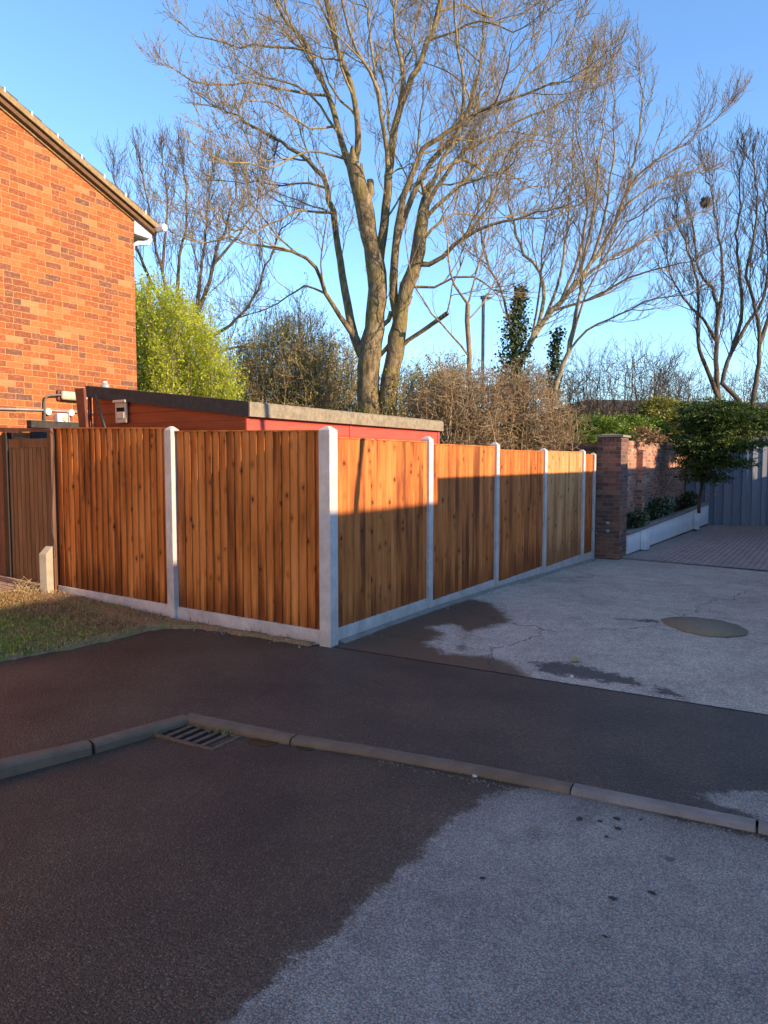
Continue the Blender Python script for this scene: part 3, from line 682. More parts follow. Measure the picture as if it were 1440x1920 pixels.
def post_mesh(parent, x, z0, z1, wd=0.095, dp=0.105, y=0.0, lean=0.0):
    mb = MB(); a = wd / 2; c = dp / 2
    mb.v += [(x - a, y - c, z0), (x + a, y - c, z0), (x + a, y + c, z0), (x - a, y + c, z0),
             (x - a + lean, y - c, z1 - 0.035), (x + a + lean, y - c, z1 - 0.035), (x + a + lean, y + c, z1 - 0.035), (x - a + lean, y + c, z1 - 0.035),
             (x - a * 0.25 + lean, y - c * 0.35, z1), (x + a * 0.25 + lean, y - c * 0.35, z1), (x + a * 0.25 + lean, y + c * 0.35, z1), (x - a * 0.25 + lean, y + c * 0.35, z1)]
    mb.f += [[3, 2, 1, 0]] + [[i, (i + 1) % 4, 4 + (i + 1) % 4, 4 + i] for i in range(4)] + [[4 + i, 4 + (i + 1) % 4, 8 + (i + 1) % 4, 8 + i] for i in range(4)] + [[8, 9, 10, 11]]
    mb.r += [0] * 10; mb.r2 += [0] * 10
    return mb.build('concrete_post', 'post_concrete', parent, bevel=0.006)
# right run: local x = world +a, outward = -b
fr_ = empty('fence', (0, 0, 0), 0, 'long run of five orange boarded panels between thin concrete posts along the drive', 'fence', 'timber panel fences')
PZ = [(0.05, 1.985), (1.935, 1.955), (3.865, 1.931), (5.80, 1.880), (7.865, 1.885), (8.56, 1.836)]
seg = [(0, 1.895, 0.135, 'fence_boards'), (1, 1.873, 0.088, 'fence_boards'), (2, 1.833, 0.034, 'fence_boards'), (3, 1.842, 0.0, 'fence_boards_grey'), (4, 1.803, -0.02, 'fence_boards')]
for i, (x, zt) in enumerate(PZ):
    if i == 0: continue
    post_mesh(fr_, x, -0.5, zt, 0.10, 0.11, 0.02)
for i, zt, zb, bd in seg:
    x0, x1 = PZ[i][0] + 0.05, PZ[i + 1][0] - 0.05
    panel_mesh(x1 - x0, zt - 0.012 - zb, bd, fr_, (x0, 0.03, 0), base=zb)
    mb = MB(); g0 = float(G(x0, -0.1)); g1 = float(G(x1, -0.1))
    mb.hexa([(x0, -0.022), (x1, -0.022), (x1, 0.028), (x0, 0.028)], [g0 - 0.15, g1 - 0.15, g1 - 0.15, g0 - 0.15], [zb - 0.002] * 4)
    mb.build('gravel_board', 'post_concrete', fr_, bevel=0.004)
# left run: faces -a ; local frame rotated -90deg : local x -> -b, local -y -> -a
fl_ = empty('fence', (0, 3.93, 0), -math.pi / 2, 'two brown boarded panels with a thick corner post beside the lawn', 'fence', 'timber panel fences')
def LX(b): return 3.93 - b
post_mesh(fl_, LX(0.0), -0.5, 1.99, 0.125, 0.125, 0.0)
post_mesh(fl_, LX(1.975), -0.5, 2.035, 0.10, 0.115, 0.0)
for b0, b1, zt0, zt1, zb0, zb1 in ((3.885, 2.03, 2.054, 1.994, 0.216, 0.188), (1.92, 0.066, 1.976, 1.915, 0.163, 0.161)):
    w = b0 - b1; sl_ = ((zt1 - zt0) + (zb1 - zb0)) / 2 / w
    o = panel_mesh(w, (zt0 - zb0), 'fence_boards_bright', fl_, (LX(b0), 0.02, 0), slope=sl_, pitch=0.0995 if b0 > 3 else 0.0975, base=zb0)
    mb = MB()
    zb_ = [min(0, float(G(-0.1, b0)) - 0.15)] * 4
    mb.hexa([(LX(b0), -0.022), (LX(b1), -0.022), (LX(b1), 0.028), (LX(b0), 0.028)], zb_, [zb0 + 0.001, zb0 + sl_ * w, zb0 + sl_ * w, zb0 + 0.001])
    mb.build('gravel_board', 'post_concrete', fl_, bevel=0.004)

# stub concrete post
st = MB(); st.prism([(-0.06, -0.3), (0.05, -0.3), (0.05, 0.60), (-0.06, 0.52)], 'x', -0.05, 0.05)
o = st.build('concrete_stub_post', 'stub_concrete', bevel=0.005); o.location = (-0.20, 3.83, 0.10); o.rotation_euler = (0, 0, R(-75))
tag(o, 'short sloping-topped concrete spur post at the foot of the gate', 'post')
# gate
gt = empty('gate', (0, 4.78, 0), -math.pi / 2, 'brown close-boarded side gate in the wall between fence and brick house', 'gate')
mb = MB(); wG = 0.80; nB = 9
for i in range(nB):
    x0 = 0.05 + i * (wG - 0.06) / nB; x1 = x0 + (wG - 0.06) / nB - 0.010
    mb.box(x0, x1, -0.004, 0.012, 0.26, 1.84, r=random.random(), r2=random.uniform(0.3, 0.7))
mb.build('board_panel', 'gate_boards', gt, attrs=True)
mb = MB(); mb.box(0, wG, -0.015, 0.02, 1.84, 1.945, 0.3, 0.4); mb.box(0, wG, -0.015, 0.02, 0.17, 0.26, 0.6, 0.3); mb.box(0, 0.05, -0.0135, 0.02, 0.262, 1.838, 0.8, 0.3); mb.box(wG - 0.035, wG, -0.0135, 0.02, 0.262, 1.838, 0.8, 0.5)
mb.build('frame', 'gate_boards', gt, attrs=True)
mb = MB(); mb.box(0.05, wG - 0.035, 0.021, 0.026, 0.2, 1.9); mb.build('gap_shade', 'black_paint', gt)  # dark sheet behind the boards stands for shade in the gaps
mb = MB(); mb.box(wG + 0.012, wG + 0.075, -0.05, 0.03, 0.0, 2.06, 0.4, 0.2); mb.build('gate_post', 'old_boards', gt, attrs=True)
mb = MB(); mb.hexa([(-0.45, -0.03), (wG + 0.011, -0.03), (wG + 0.011, 0.03), (-0.45, 0.03)], [2.045, 2.02, 2.02, 2.045], [2.10, 2.055, 2.055, 2.10], 0.2, 0.9); mb.build('top_bar', 'old_boards', gt, attrs=True)
mb = MB(); mb.box(-0.105, -0.012, -0.04, 0.05, 0.0, 2.02); mb.build('hinge_post', 'black_paint', gt, bevel=0.004)
mb = MB()
for i in range(5): mb.box(-0.56 + i * 0.09, -0.475 + i * 0.09, 0.01, 0.028, 0.15, 2.0, random.random(), random.random())
o = mb.build('side_boarding', 'old_boards', attrs=True); o.location = (0, 4.78, 0); o.rotation_euler = (0, 0, -math.pi / 2)
tag(o, 'narrow strip of dark old boarding left of the black gate post', 'fence')
# cable draped along gate post
cb = MB(); pts = [ona(x, y, -0.07) for x, y in [(60, 806), (80, 805), (97, 808), (103, 815), (104, 840), (103, 880), (101, 940), (100, 990), (104, 1012), (108, 1040), (107, 1062), (98, 1085), (92, 1100)]]
pts = [p + np.array([-0.02 - (0.09 if i > 9 else 0), 0, 0]) for i, p in enumerate(pts)]
cb.tube(pts, 0.007, 6); tag(cb.build('cable', 'rope_cable', smooth=True), 'dark cable drooping from the bar above the gate down to the ground', 'cable')
# dead stalks by the stub
P0 = np.array([-0.30, 3.98, 0.17]); random.seed(5); mb = MB()
for k in range(70):
    an = random.uniform(0, 6.28); l = random.uniform(0.06, 0.26); q = P0 + np.array([random.gauss(0, 0.07), random.gauss(0, 0.09), -0.01])
    e = q + np.array([math.cos(an) * l * 0.8, math.sin(an) * l * 0.8, l * random.uniform(0.2, 1.1)])
    md = (q + e) / 2 + np.array([random.gauss(0, 0.015), random.gauss(0, 0.015), l * 0.15]); mb.tube([q, md, e], [0.003, 0.0025, 0.001], 4)
tag(mb.build('dead_plant', 'dead_stalks'), 'straw-coloured dead plant tuft at the foot of the stub post', 'plant')

# ------------------------------------------------------------------ red shed
sh = empty('shed', (0.33, 1.25, 0), 0, 'low red timber shed with felted sloping roof behind the fence', 'shed')
SL, SWd = 4.25, 2.36
def rz_(y): return 2.155 + (2.43 - 2.155) * (y / SWd)
def RZq(y): return 2.155 + (2.43 - 2.155) * (y / SWd) + 0.008
def clad(name, m, along, ln, off, ztop, parent, n=19, pt=0.122):
    mb = MB(); z = -0.1
    while z < ztop(0 if along == 'x' else ln) - 0.002:
        z1 = z + pt
        if along == 'x':
            zt = min(z1, ztop(0)); mb.hexa([(0, off - 0.016), (ln, off - 0.016), (ln, off), (0, off)], z + 0.004, [zt, zt, zt, zt], random.random())
            mb.hexa([(0, off - 0.008), (ln, off - 0.008), (ln, off), (0, off)], z, z + 0.004)
        else:
            # sloping top edge: clip quad corners
            t0, t1 = min(z1, ztop(0)), min(z1, ztop(ln)); b0 = z + 0.004
            if t0 > b0: mb.hexa([(off - 0.016, 0), (off, 0), (off, ln), (off - 0.016, ln)], b0, [t0, t0, t1, t1], random.random()); mb.hexa([(off - 0.008, 0), (off, 0), (off, ln), (off - 0.008, ln)], z, z + 0.004)
            elif t1 > b0:
                ys = ln * (b0 - ztop(0)) / (ztop(ln) - ztop(0)); mb.hexa([(off - 0.016, ys), (off, ys), (off, ln), (off - 0.016, ln)], b0, [b0 + 0.001, b0 + 0.001, t1, t1], random.random())
        z = z1
    return mb.build(name, m, parent)
clad('wall', 'shed_red', 'x', SL, 0.0, lambda t: 2.155, sh)
clad('wall', 'shed_red_shaded', 'y', SWd, 0.0, rz_, sh)
mb = MB(); mb.prism([(0.003, -0.1), (SWd, -0.1), (SWd, RZq(SWd)), (0.003, RZq(0))], 'x', -0.004, SL); mb.box(SL, SL + 0.02, 0, SWd, -0.1, 2.15); mb.box(0, SL, SWd, SWd + 0.02, -0.1, 2.4); mb.build('wall', 'shed_red_shaded', sh)
for q in ((-0.024, 0.02, -0.024, 0.0), (1.85, 1.89, -0.026, -0.017), (SL - 0.03, SL + 0.02, -0.026, 0.0)):
    mb = MB(); mb.box(*q, -0.1, 2.15); mb.build('trim', 'shed_red', sh)
# roof: sloping slab, felt edges
ov = 0.07
def RZ(y): return 2.165 + (2.43 - 2.155) * (y / SWd)
mb = MB(); mb.prism([(-ov, RZ(-ov)), (SWd + 0.05, RZ(SWd + 0.05)), (SWd + 0.05, RZ(SWd + 0.05) + 0.03), (-ov, RZ(-ov) + 0.03 )], 'x', -0.05, SL + 0.03); rf = mb.build('roof', 'roof_felt', sh)
mb = MB(); mb.prism([(-ov - 0.018, RZ(-ov) - 0.03), (-ov - 0.001, RZ(-ov) - 0.03), (-ov - 0.001, RZ(-ov) + 0.115), (-ov - 0.018, RZ(-ov) + 0.105)], 'x', -0.069, SL + 0.03); mb.prism([(-ov - 0.0005, RZ(0) + 0.03), (SWd + 0.05, RZ(SWd) + 0.036), (SWd + 0.05, RZ(SWd) + 0.125), (-ov - 0.0005, RZ(0) + 0.112)], 'x', -0.05, SL + 0.029)
mb.build('felt_covering', 'roof_felt', rf)
mb = MB(); mb.prism([(-ov - 0.02, RZ(-ov) - 0.035), (SWd + 0.06, RZ(SWd) - 0.012), (SWd + 0.06, RZ(SWd) + 0.118), (-ov - 0.02, RZ(-ov) + 0.117)], 'x', -0.07, -0.0515); mb.build('verge_felt', 'black_felt', rf)
# back fascia and downpipe seen at its left end
mb = MB(); mb.hexa([(-0.06, SWd + 0.0), (-0.03, SWd + 0.0), (-0.03, SWd + 0.04), (-0.06, SWd + 0.04)], 1.5, 2.56)
mb.prism([(SWd - 0.02, 1.6), (SWd + 0.07, 1.6), (SWd + 0.20, 2.53), (SWd + 0.04, 2.53)], 'x', -0.11, -0.075); mb.build('end_board', 'brown_paint', sh)
mb = MB(); p0 = ona(178, 741, 0.33 - 0.14); p1 = ona(200, 812, 0.33 - 0.14); dd = p1 - p0
q0 = p0 - np.array([0.33, 1.25, 0]); q1 = q0 + dd * 1.3; mb.tube([q0, q1], 0.02, 8); mb.build('downpipe', 'black_paint', sh, smooth=True)
# vent on shed wall
p = ona(230, 772, 0.30)
vb = empty('vent_box', tuple(p), 0, 'small beige hooded vent box on the shaded shed wall', 'vent')
mb = MB(); mb.box(-0.03, 0.0, -0.095, 0.095, -0.13, 0.12); mb.build('body', 'vent_beige', vb, bevel=0.01)
mb = MB(); mb.box(-0.055, 0.0, -0.105, 0.105, 0.10, 0.13); mb.build('hood', 'vent_beige', vb, bevel=0.006)
mb = MB(); mb.box(-0.0325, -0.031, -0.065, 0.065, 0.0, 0.045); mb.build('slot', 'hollow_shade', vb)
mb = MB(); mb.box(-0.042, -0.031, -0.065, 0.065, -0.08, -0.01); mb.build('flap', 'vent_beige', vb, bevel=0.004)
# floodlight on the shed roof
p = ona(192, 731, 0.45)
fl = empty('security_lamp', tuple(p + np.array([0, 0, -0.05])), 0, 'small grey lamp with white bracket on the high end of the shed roof', 'lamp')
mb = MB(); mb.tube([(0, -0.05, 0.03), (0, -0.05, 0.10), (0, -0.05, 0.13)], [0.055, 0.05, 0.03], 12); mb.build('head', 'lamp_grey', fl, smooth=False)
mb = MB(); mb.tube([(0, -0.05, 0.131), (0, -0.05, 0.15)], [0.03, 0.015], 10); mb.build('sensor', 'house_white', fl)
mb = MB(); mb.tube([(0, 0.10, -0.06), (0, 0.09, 0.02), (0, 0.0, 0.09)], 0.014, 6); mb.build('bracket', 'house_white', fl)

# ------------------------------------------------------------------ house
HB = 5.35; HA = 2.465
hs = empty('brick_house', (HA, HB, 0), 0, 'orange brick house gable with white eaves at the left edge', 'house')
HR = -4.3; EZ = 5.28; tanp = 0.402
def vz(a): return EZ + 0.10 + (HA - a) * tanp if a > HA + HR else EZ + 0.10 + (-HR) * tanp - (HA + HR - a) * tanp
W_ = -8.6
mb = MB(); pr = [(0, -0.2), (0, EZ + 0.10), (HR, EZ + 0.10 - HR * tanp), (W_, EZ + 0.10), (W_, -0.2)]
mb.prism(pr, 'y', 0.0, 8.0); mb.build('wall', 'house_brick', hs)
mb = MB()
e = 0.42
for sgn in (1,):
    mb.prism([(e, EZ + 0.13 - e * tanp), (HR, EZ + 0.13 - HR * tanp), (W_ - e, EZ + 0.13 - e * tanp), (W_ - e, EZ + 0.215 - e * tanp), (HR, EZ + 0.215 - HR * tanp), (e, EZ + 0.215 - e * tanp)], 'y', -0.10, 8.1)
rf = mb.build('roof', 'roof_tile', hs)
mb = MB()
k = 0
x = e - 0.02
while x > HR:                                # tile edges stepping up the verge
    z = EZ + 0.215 - x * tanp; mb.prism([(x, z), (x - 0.33, z + 0.33 * tanp), (x - 0.33, z + 0.33 * tanp + 0.012), (x, z + 0.03)], 'y', -0.12, 1.0); x -= 0.33
mb.build('tile_course', 'roof_tile', rf)
mb = MB(); mb.prism([(e - 0.01, EZ + 0.132 - e * tanp), (HR, EZ + 0.132 - HR * tanp), (HR, EZ + 0.213 - HR * tanp), (e - 0.01, EZ + 0.213 - e * tanp)], 'y', -0.135, -0.104); bgb = mb.build('barge_board', 'barge_timber', rf)
mb = MB(); mb.prism([(e - 0.05, EZ + 0.075 - e * tanp), (HR, EZ + 0.065 - HR * tanp), (HR, EZ + 0.128 - HR * tanp), (e - 0.05, EZ + 0.128 - e * tanp)], 'y', -0.09, -0.002); mb.build('undercloak', 'soffit_timber', rf)
mb = MB(); mb.prism([(0.0, EZ + 0.03), (HR, EZ + 0.02 - HR * tanp), (HR, EZ + 0.063 - HR * tanp), (0.0, EZ + 0.073)], 'y', -0.03, -0.001); mb.build('verge_strip', 'brown_paint' if False else 'barge_timber', rf)
x = e - 0.30
while x > HR:
    mb = MB(); z = EZ + 0.213 - x * tanp; mb.box(x - 0.009, x + 0.009, -0.142, -0.115, z - 0.03, z + 0.032); mb.build('verge_clip', 'house_white', rf); x -= 0.37
# eaves box
mb = MB(); mb.box(-0.002 + 0.004, 0.33, -0.02, 8.0, EZ - 0.155, EZ + 0.02); mb.prism([(0.004, EZ + 0.021), (0.33, EZ + 0.021), (0.33, EZ + 0.13 - 0.33 * tanp), (0.004, EZ + 0.13)], 'y', -0.02, 0.2)
mb.build('eaves_box', 'house_white', hs)
mb = MB(); mb.tube([(0.38, -0.26, EZ - 0.005), (0.38, 8.0, EZ - 0.005)], 0.055, 12); mb.build('gutter', 'house_white', hs, smooth=False)
mb = MB(); mb.tube([(0.36, 0.06, EZ - 0.05), (0.345, 0.03, EZ - 0.16), (0.28, 0.02, EZ - 0.235), (0.10, 0.02, EZ - 0.27), (0.03, 0.05, EZ - 0.31), (0.022, 0.06, EZ - 0.42), (0.022, 0.06, 0.0)], [0.036, 0.036, 0.036, 0.034, 0.026, 0.022, 0.022], 10); mb.build('downpipe', 'house_white', hs, smooth=True)
# felt canopy strip low on the wall
mb = MB(); pA, pB = onb(50, 793, HB), onb(178, 797, HB); mb.box(pA[0] - HA, pB[0] - HA + 0.6, -0.10, -0.001, pA[2] - 0.01 - 0.05, pA[2] + 0.035); mb.box(pA[0] - HA + 0.04, pB[0] - HA + 0.6, -0.06, -0.001, 1.75, pA[2] - 0.10); mb.build('door_canopy', 'black_felt', hs)
# wall things
def wp(x, y, out=0.0): q = onb(x, y, HB - out); return (q[0], q[1], q[2])
cd = empty('wall_conduit', wp(84, 772), 0, 'pale conduit run with junction boxes across the low brick wall', 'conduit')
o0 = np.array(wp(84, 772))
def rel(x, y, out): return tuple(np.array(wp(x, y, out)) - o0)
mb = MB(); mb.tube([rel(-20, 766, 0.03), rel(84, 769, 0.03), rel(178, 775, 0.03)], 0.014, 8); mb.build('pipe', 'lamp_grey', cd, smooth=True)
mb = MB(); mb.tube([rel(84, 812, 0.05), rel(84, 752, 0.05), rel(86, 745, 0.06), rel(92, 741, 0.08), rel(162, 738.5, 0.10)], 0.013, 8); mb.build('pipe', 'pipe_grey', cd, smooth=True)
mb = MB(); mb.tube([rel(157, 740, 0.04), rel(157, 773, 0.04)], 0.016, 8); mb.build('pipe', 'lamp_grey', cd, smooth=True)
for (x, y) in ((86, 772), (129, 774), (157, 775), (155, 743)):
    q = rel(x, y, 0.0); mb = MB(); mb.tube([(q[0], -0.001, q[2]), (q[0], -0.065, q[2])], 0.045, 12); mb.build('junction_box', 'house_white', cd)
mb = MB(); mb.tube([rel(129, 777, 0.05), rel(130, 789, 0.05), rel(133, 797, 0.06), rel(126, 802, 0.06), rel(119, 797, 0.05), rel(117, 788, 0.05)], 0.005, 6); mb.build('cable', 'house_white', cd, smooth=True)
sk = empty('outdoor_socket', wp(112, 785), 0, 'white outdoor switch box under the conduit on the brick wall', 'switch')
mb = MB(); mb.box(-0.085, 0.075, -0.08, -0.001, -0.07, 0.07); mb.build('box', 'house_white', sk, bevel=0.008)
mb = MB(); mb.tube([(0.02, -0.081, 0), (0.02, -0.095, 0)], 0.04, 12); mb.build('knob', 'vent_beige', sk)
bl = empty('bulkhead_lamp', wp(125, 743), 0, 'oblong bulkhead lamp with cream cover above the conduit', 'lamp')
mb = MB(); mb.box(-0.17, 0.17, -0.05, -0.001, -0.075, 0.075); mb.build('base', 'brown_paint', bl, bevel=0.02)
mb = MB(); mb.box(-0.145, 0.165, -0.12, -0.051, -0.06, 0.062); mb.build('cover', 'lens_cream', bl, bevel=0.028, smooth=True)

# ------------------------------------------------------------------ brick pier, wall, planter
PA0, PA1, PB0, PB1 = 8.75, 9.29, -0.455, 0.0
pr_ = empty('brick_pier', (PA0, PB0, -0.2), 0, 'dark square brick pier with stone cap at the end of the boarded fence', 'pier')
mb = MB(); mb.box(0, PA1 - PA0, 0, PB1 - PB0, -0.2, 2.10); mb.build('shaft', 'pier_brick', pr_)
mb = MB()
for i in range(6): mb.box(-0.006, PA1 - PA0 + 0.006, i * 0.0762 - 0.003, i * 0.0762 + 0.068, 2.103, 2.325)
mb.build('soldier_course', 'pier_brick' if False else 'pier_brick', pr_)
mb = MB(); s_ = 0.04; wA, wB = PA1 - PA0, PB1 - PB0
mb.box(-s_, wA + s_, -s_, wB + s_, 2.328, 2.368); mb.v += [(-s_, -s_, 2.369), (wA + s_, -s_, 2.369), (wA + s_, wB + s_, 2.369), (-s_, wB + s_, 2.369), (wA / 2, wB / 2, 2.40)]; n0 = len(mb.v) - 5
mb.f += [[n0, n0 + 1, n0 + 4], [n0 + 1, n0 + 2, n0 + 4], [n0 + 2, n0 + 3, n0 + 4], [n0 + 3, n0, n0 + 4]]; mb.r += [0] * 4; mb.r2 += [0] * 4
mb.build('cap', 'cap_concrete', pr_)
m_simple('lamp_fitting', (0.5, 0.5, 0.5), 0.3, 0.1)
for y_, nm in ((981, 'upper'), (996, 'lower')):
    q = ona(1140, y_, PA0); lab = 'small grey wall fitting on the pier face, %s of two' % nm
    o = empty('wall_fitting', (q[0], q[1], q[2]), 0, lab, 'fitting', 'small fittings on the brick pier')
    mb = MB(); mb.box(-0.012, -0.001, -0.035, 0.035, -0.035, 0.035); mb.build('plate', 'pipe_grey', o, bevel=0.003)
    mb = MB(); mb.prism([(-0.05, 0.005), (-0.0125, 0.03), (-0.0125, -0.02)], 'y', -0.028, 0.028); mb.build('hood', 'lamp_fitting', o)
# return wall behind the fence end
mb = MB(); mb.box(9.02, 9.24, 0.002, 0.95, -0.4, 2.03); o = mb.build('brick_wall', 'pier_brick'); tag(o, 'short dark brick wall running back behind the pier and fence end', 'wall')
bw_ = empty('brick_wall', (9.29, -0.10, -0.2), 0, 'long sunlit-topped brick wall between the pier and the blue fence', 'wall')
mb = MB(); mb.box(0.002, 8.52, 0, 0.22, -0.2, 2.21); mb.build('wall', 'wall_brick', bw_)
mb = MB()
for i in range(113): mb.box(0.004 + i * 0.0754, 0.004 + i * 0.0754 + 0.067, -0.012, 0.232, 2.213, 2.315)
o = mb.build('coping_course', 'wall_brick', bw_)
mb = MB(); mb.box(2.30, 2.62, -0.14, -0.001, -0.2, 2.13); mb.build('pilaster', 'wall_brick', bw_)
q = ona(1172, 942, 9.0)
# planter
pl_ = empty('planter_wall', (9.33, -0.45, -0.2), 0, 'low white-painted planter wall with stone coping by the paving', 'planter')
def plb(a): return -0.02 - 0.27 * (a / 8.7)     # outer face offset (local y)
Lp = 8.72
mb = MB(); mb.hexa([(0, plb(0)), (Lp, plb(Lp)), (Lp, plb(Lp) + 0.11), (0, plb(0) + 0.11)], 0.07, [0.44, 0.62, 0.62, 0.44]); mb.build('wall', 'white_paint', pl_)
mb = MB(); mb.hexa([(0, plb(0) + 0.012), (Lp, plb(Lp) + 0.012), (Lp, plb(Lp) + 0.10), (0, plb(0) + 0.10)], -0.2, 0.069); mb.build('plinth', 'pier_brick', pl_)
mb = MB(); mb.hexa([(0, plb(0) - 0.03), (Lp, plb(Lp) - 0.03), (Lp, plb(Lp) + 0.15), (0, plb(0) + 0.15)], [0.442, 0.622, 0.622, 0.442], [0.492, 0.672, 0.672, 0.492]); mb.build('coping', 'coping_stone', pl_, bevel=0.01)
for px_ in (1209, 1292):
    q = onb(px_, 1000, -0.55); x = q[0] - 9.33
    mb = MB(); mb.box(x - 0.16, x + 0.16, plb(x) - 0.11, plb(x) - 0.001, 0.06, 0.43 + 0.18 * x / Lp - 0.002); mb.build('buttress', 'white_paint', pl_)
mb = MB(); mb.hexa([(0.01, plb(0) + 0.11), (Lp, plb(Lp) + 0.11), (Lp, 0.345), (0.01, 0.345)], -0.1, [0.36, 0.52, 0.52, 0.36]); mb.build('soil', 'soil', pl_)

# ------------------------------------------------------------------ blue fence
B0 = np.array([17.92, -0.12]); B1 = np.array([18.69, -2.26]); dv = (B1 - B0) / np.linalg.norm(B1 - B0)
bf = empty('blue_fence', (B0[0], B0[1], -0.22), math.atan2(dv[1], dv[0]), 'tall blue-grey vertical board fence behind the yard at the right', 'fence')
mb = MB(); x = 0; i = 0; bwid = 0.128
while x < 9:
    yo = 0.0 if i % 2 else -0.045
    wj = bwid * random.uniform(0.94, 1.06); r = random.random()
    for za, zb_ in ((0.0, 0.925), (0.93, 2.69 + random.uniform(-0.012, 0.012))):
        e_ = 0.03 if i % 2 else -0.002; mb.box(x - e_, x + wj + e_, yo - 0.012, yo + 0.012, za, zb_, r)
    x += wj; i += 1
mb.build('board_panel', 'blue_boards', bf, attrs=True)
for zz in (0.30, 1.3, 2.35): mb = MB(); mb.box(0, 9, 0.013, 0.06, zz, zz + 0.08); mb.build('back_rail', 'blue_boards', bf, attrs=True)
mb = MB(); mb.box(-0.12, -0.005, -0.06, 0.06, 0, 2.0); mb.build('end_post', 'old_boards', bf, attrs=True)

# ------------------------------------------------------------------ street side out of view (throws the long shade and a warm bounce)
sg = empty('garage_row', (2.02, -4.75, -0.2), 0, 'plain rendered garage building right of the drive outside the picture', 'garage')
mb = MB(); mb.box(0, 16.3, -3.0, 0.0, -0.3, 2.95); mb.build('wall', 'shade_render', sg)
mb = MB(); mb.box(-0.0, 16.3, -3.1, 0.12, 2.955, 3.08); mb.build('roof', 'black_felt', sg)
mb = MB(); mb.box(18.33, 27, -4.9, -4.7, -0.4, 2.0); o = mb.build('garden_wall', 'wall_brick'); tag(o, 'low brick garden wall right of the paved yard outside the picture', 'wall')
oh = empty('blocker', (-1.6, -10.5, 0), 0, 'small white rendered outbuilding outside the picture, added to shade the fence', 'blocker')  # unseen block, sized to keep the near shade edge sharp
mb = MB(); mb.box(0, 3.66, 0, 1.5, -0.3, 3.78); mb.build('wall', 'shade_render', oh)
mb = MB(); mb.box(-0.0, 3.66, -0.05, 1.5, 3.785, 3.91); mb.build('roof', 'black_felt', oh)
ho = empty('house_opposite', (-34, -38, 0), 0, 'long pale house across the street outside the picture', 'house')
mb = MB(); mb.box(0, 38, 0, 8.0, -0.3, 9.6); mb.build('wall', 'shade_render', ho)
mb = MB(); mb.box(-0.1, 38.1, 0, 8.0, 9.61, 10.15); mb.build('roof', 'roof_tile', ho)
nh = empty('bounce_building', (-18.5, -1.5, 0), math.atan2(0.56, 0.83), 'cream rendered house outside the picture, added to bounce sunlight at the fence', 'house')  # unseen house added so its sunlit wall throws warm light
m_simple('cream_render', (0.86, 0.70, 0.50), 0.9, 0.05)
mb = MB(); mb.box(0, 13.0, 0, 7, -0.4, 6.6); mb.build('wall', 'cream_render', nh)
mb = MB(); mb.prism([(-0.4, 6.5), (7.4, 6.5), (3.5, 8.6)], 'x', -0.3, 13.3); mb.build('roof', 'roof_tile', nh)
pp = MB(); pp.tube([(0.33 - 0.42, -4.2, -0.3), (0.33, -4.2, 2.5), (0.45, -4.2, 3.16), (0.39, -4.2, 3.75), (0.33, -4.2, 4.3)], 0.042, 10)  # unseen pole; bends shaped to land its shadow on fence and shed
tag(pp.build('shadow_pole', 'lamp_grey'), 'thin unseen pole outside the picture, curved to cast the shadow stripe', 'pole')

# ------------------------------------------------------------------ trees
class Wood:
    """collects branches, grouped by (points, sides), builds tubes in bulk"""
    def __init__(s): s.g = {}
    def add(s, P, Rr, sides):
        s.g.setdefault((len(P), sides), []).append((P, Rr))
    def build(s, name, m, parent=None):
        Vs, Fs, off = [], [], 0
        for (n, sd_), items in s.g.items():
            P = np.array([i[0] for i in items], float); Rr = np.array([i[1] for i in items], float)
            m_ = len(P)
            t = np.empty_like(P); t[:, 1:-1] = P[:, 2:] - P[:, :-2]; t[:, 0] = P[:, 1] - P[:, 0]; t[:, -1] = P[:, -1] - P[:, -2]
            t /= np.linalg.norm(t, axis=2, keepdims=True) + 1e-9
            mean = P[:, -1] - P[:, 0]; ref = np.where(np.abs(mean[:, 2:3]) > 0.8 * np.linalg.norm(mean, axis=1, keepdims=True), np.array([[1.0, 0, 0]]), np.array([[0, 0, 1.0]]))
            nx = np.cross(t, ref[:, None, :]); nx /= np.linalg.norm(nx, axis=2, keepdims=True) + 1e-9; ny = np.cross(t, nx)
            an = np.arange(sd_) * 2 * np.pi / sd_
            V = P[:, :, None, :] + (nx[:, :, None, :] * np.cos(an)[None, None, :, None] + ny[:, :, None, :] * np.sin(an)[None, None, :, None]) * Rr[:, :, None, None]
            Vs.append(V.reshape(-1, 3))
            b_, i_, k_ = np.meshgrid(np.arange(m_), np.arange(n - 1), np.arange(sd_), indexing='ij')
            v0 = off + (b_ * n + i_) * sd_ + k_; v1 = off + (b_ * n + i_) * sd_ + (k_ + 1) % sd_
            Fs.append(np.stack([v0, v1, v1 + sd_, v0 + sd_], -1).reshape(-1, 4)); off += m_ * n * sd_
        return raw_mesh(name, np.concatenate(Vs), np.concatenate(Fs), m, parent, smooth=True)

def nrm(v): return v / (np.linalg.norm(v) + 1e-9)
def resample(P, step):
    """smooth Catmull-Rom through P"""
    P = np.array(P, float)
    Q = np.vstack([2 * P[0] - P[1], P, 2 * P[-1] - P[-2]]); out = []
    for i in range(1, len(Q) - 2):
        L = np.linalg.norm(Q[i + 1] - Q[i]); k = max(1, int(round(L / step)))
        for j in range(k):
            t = j / k
            out.append(0.5 * ((2 * Q[i]) + (-Q[i - 1] + Q[i + 1]) * t + (2 * Q[i - 1] - 5 * Q[i] + 4 * Q[i + 1] - Q[i + 2]) * t * t + (-Q[i - 1] + 3 * Q[i] - 3 * Q[i + 1] + Q[i + 2]) * t ** 3))
    out.append(Q[-2]); return np.array(out)

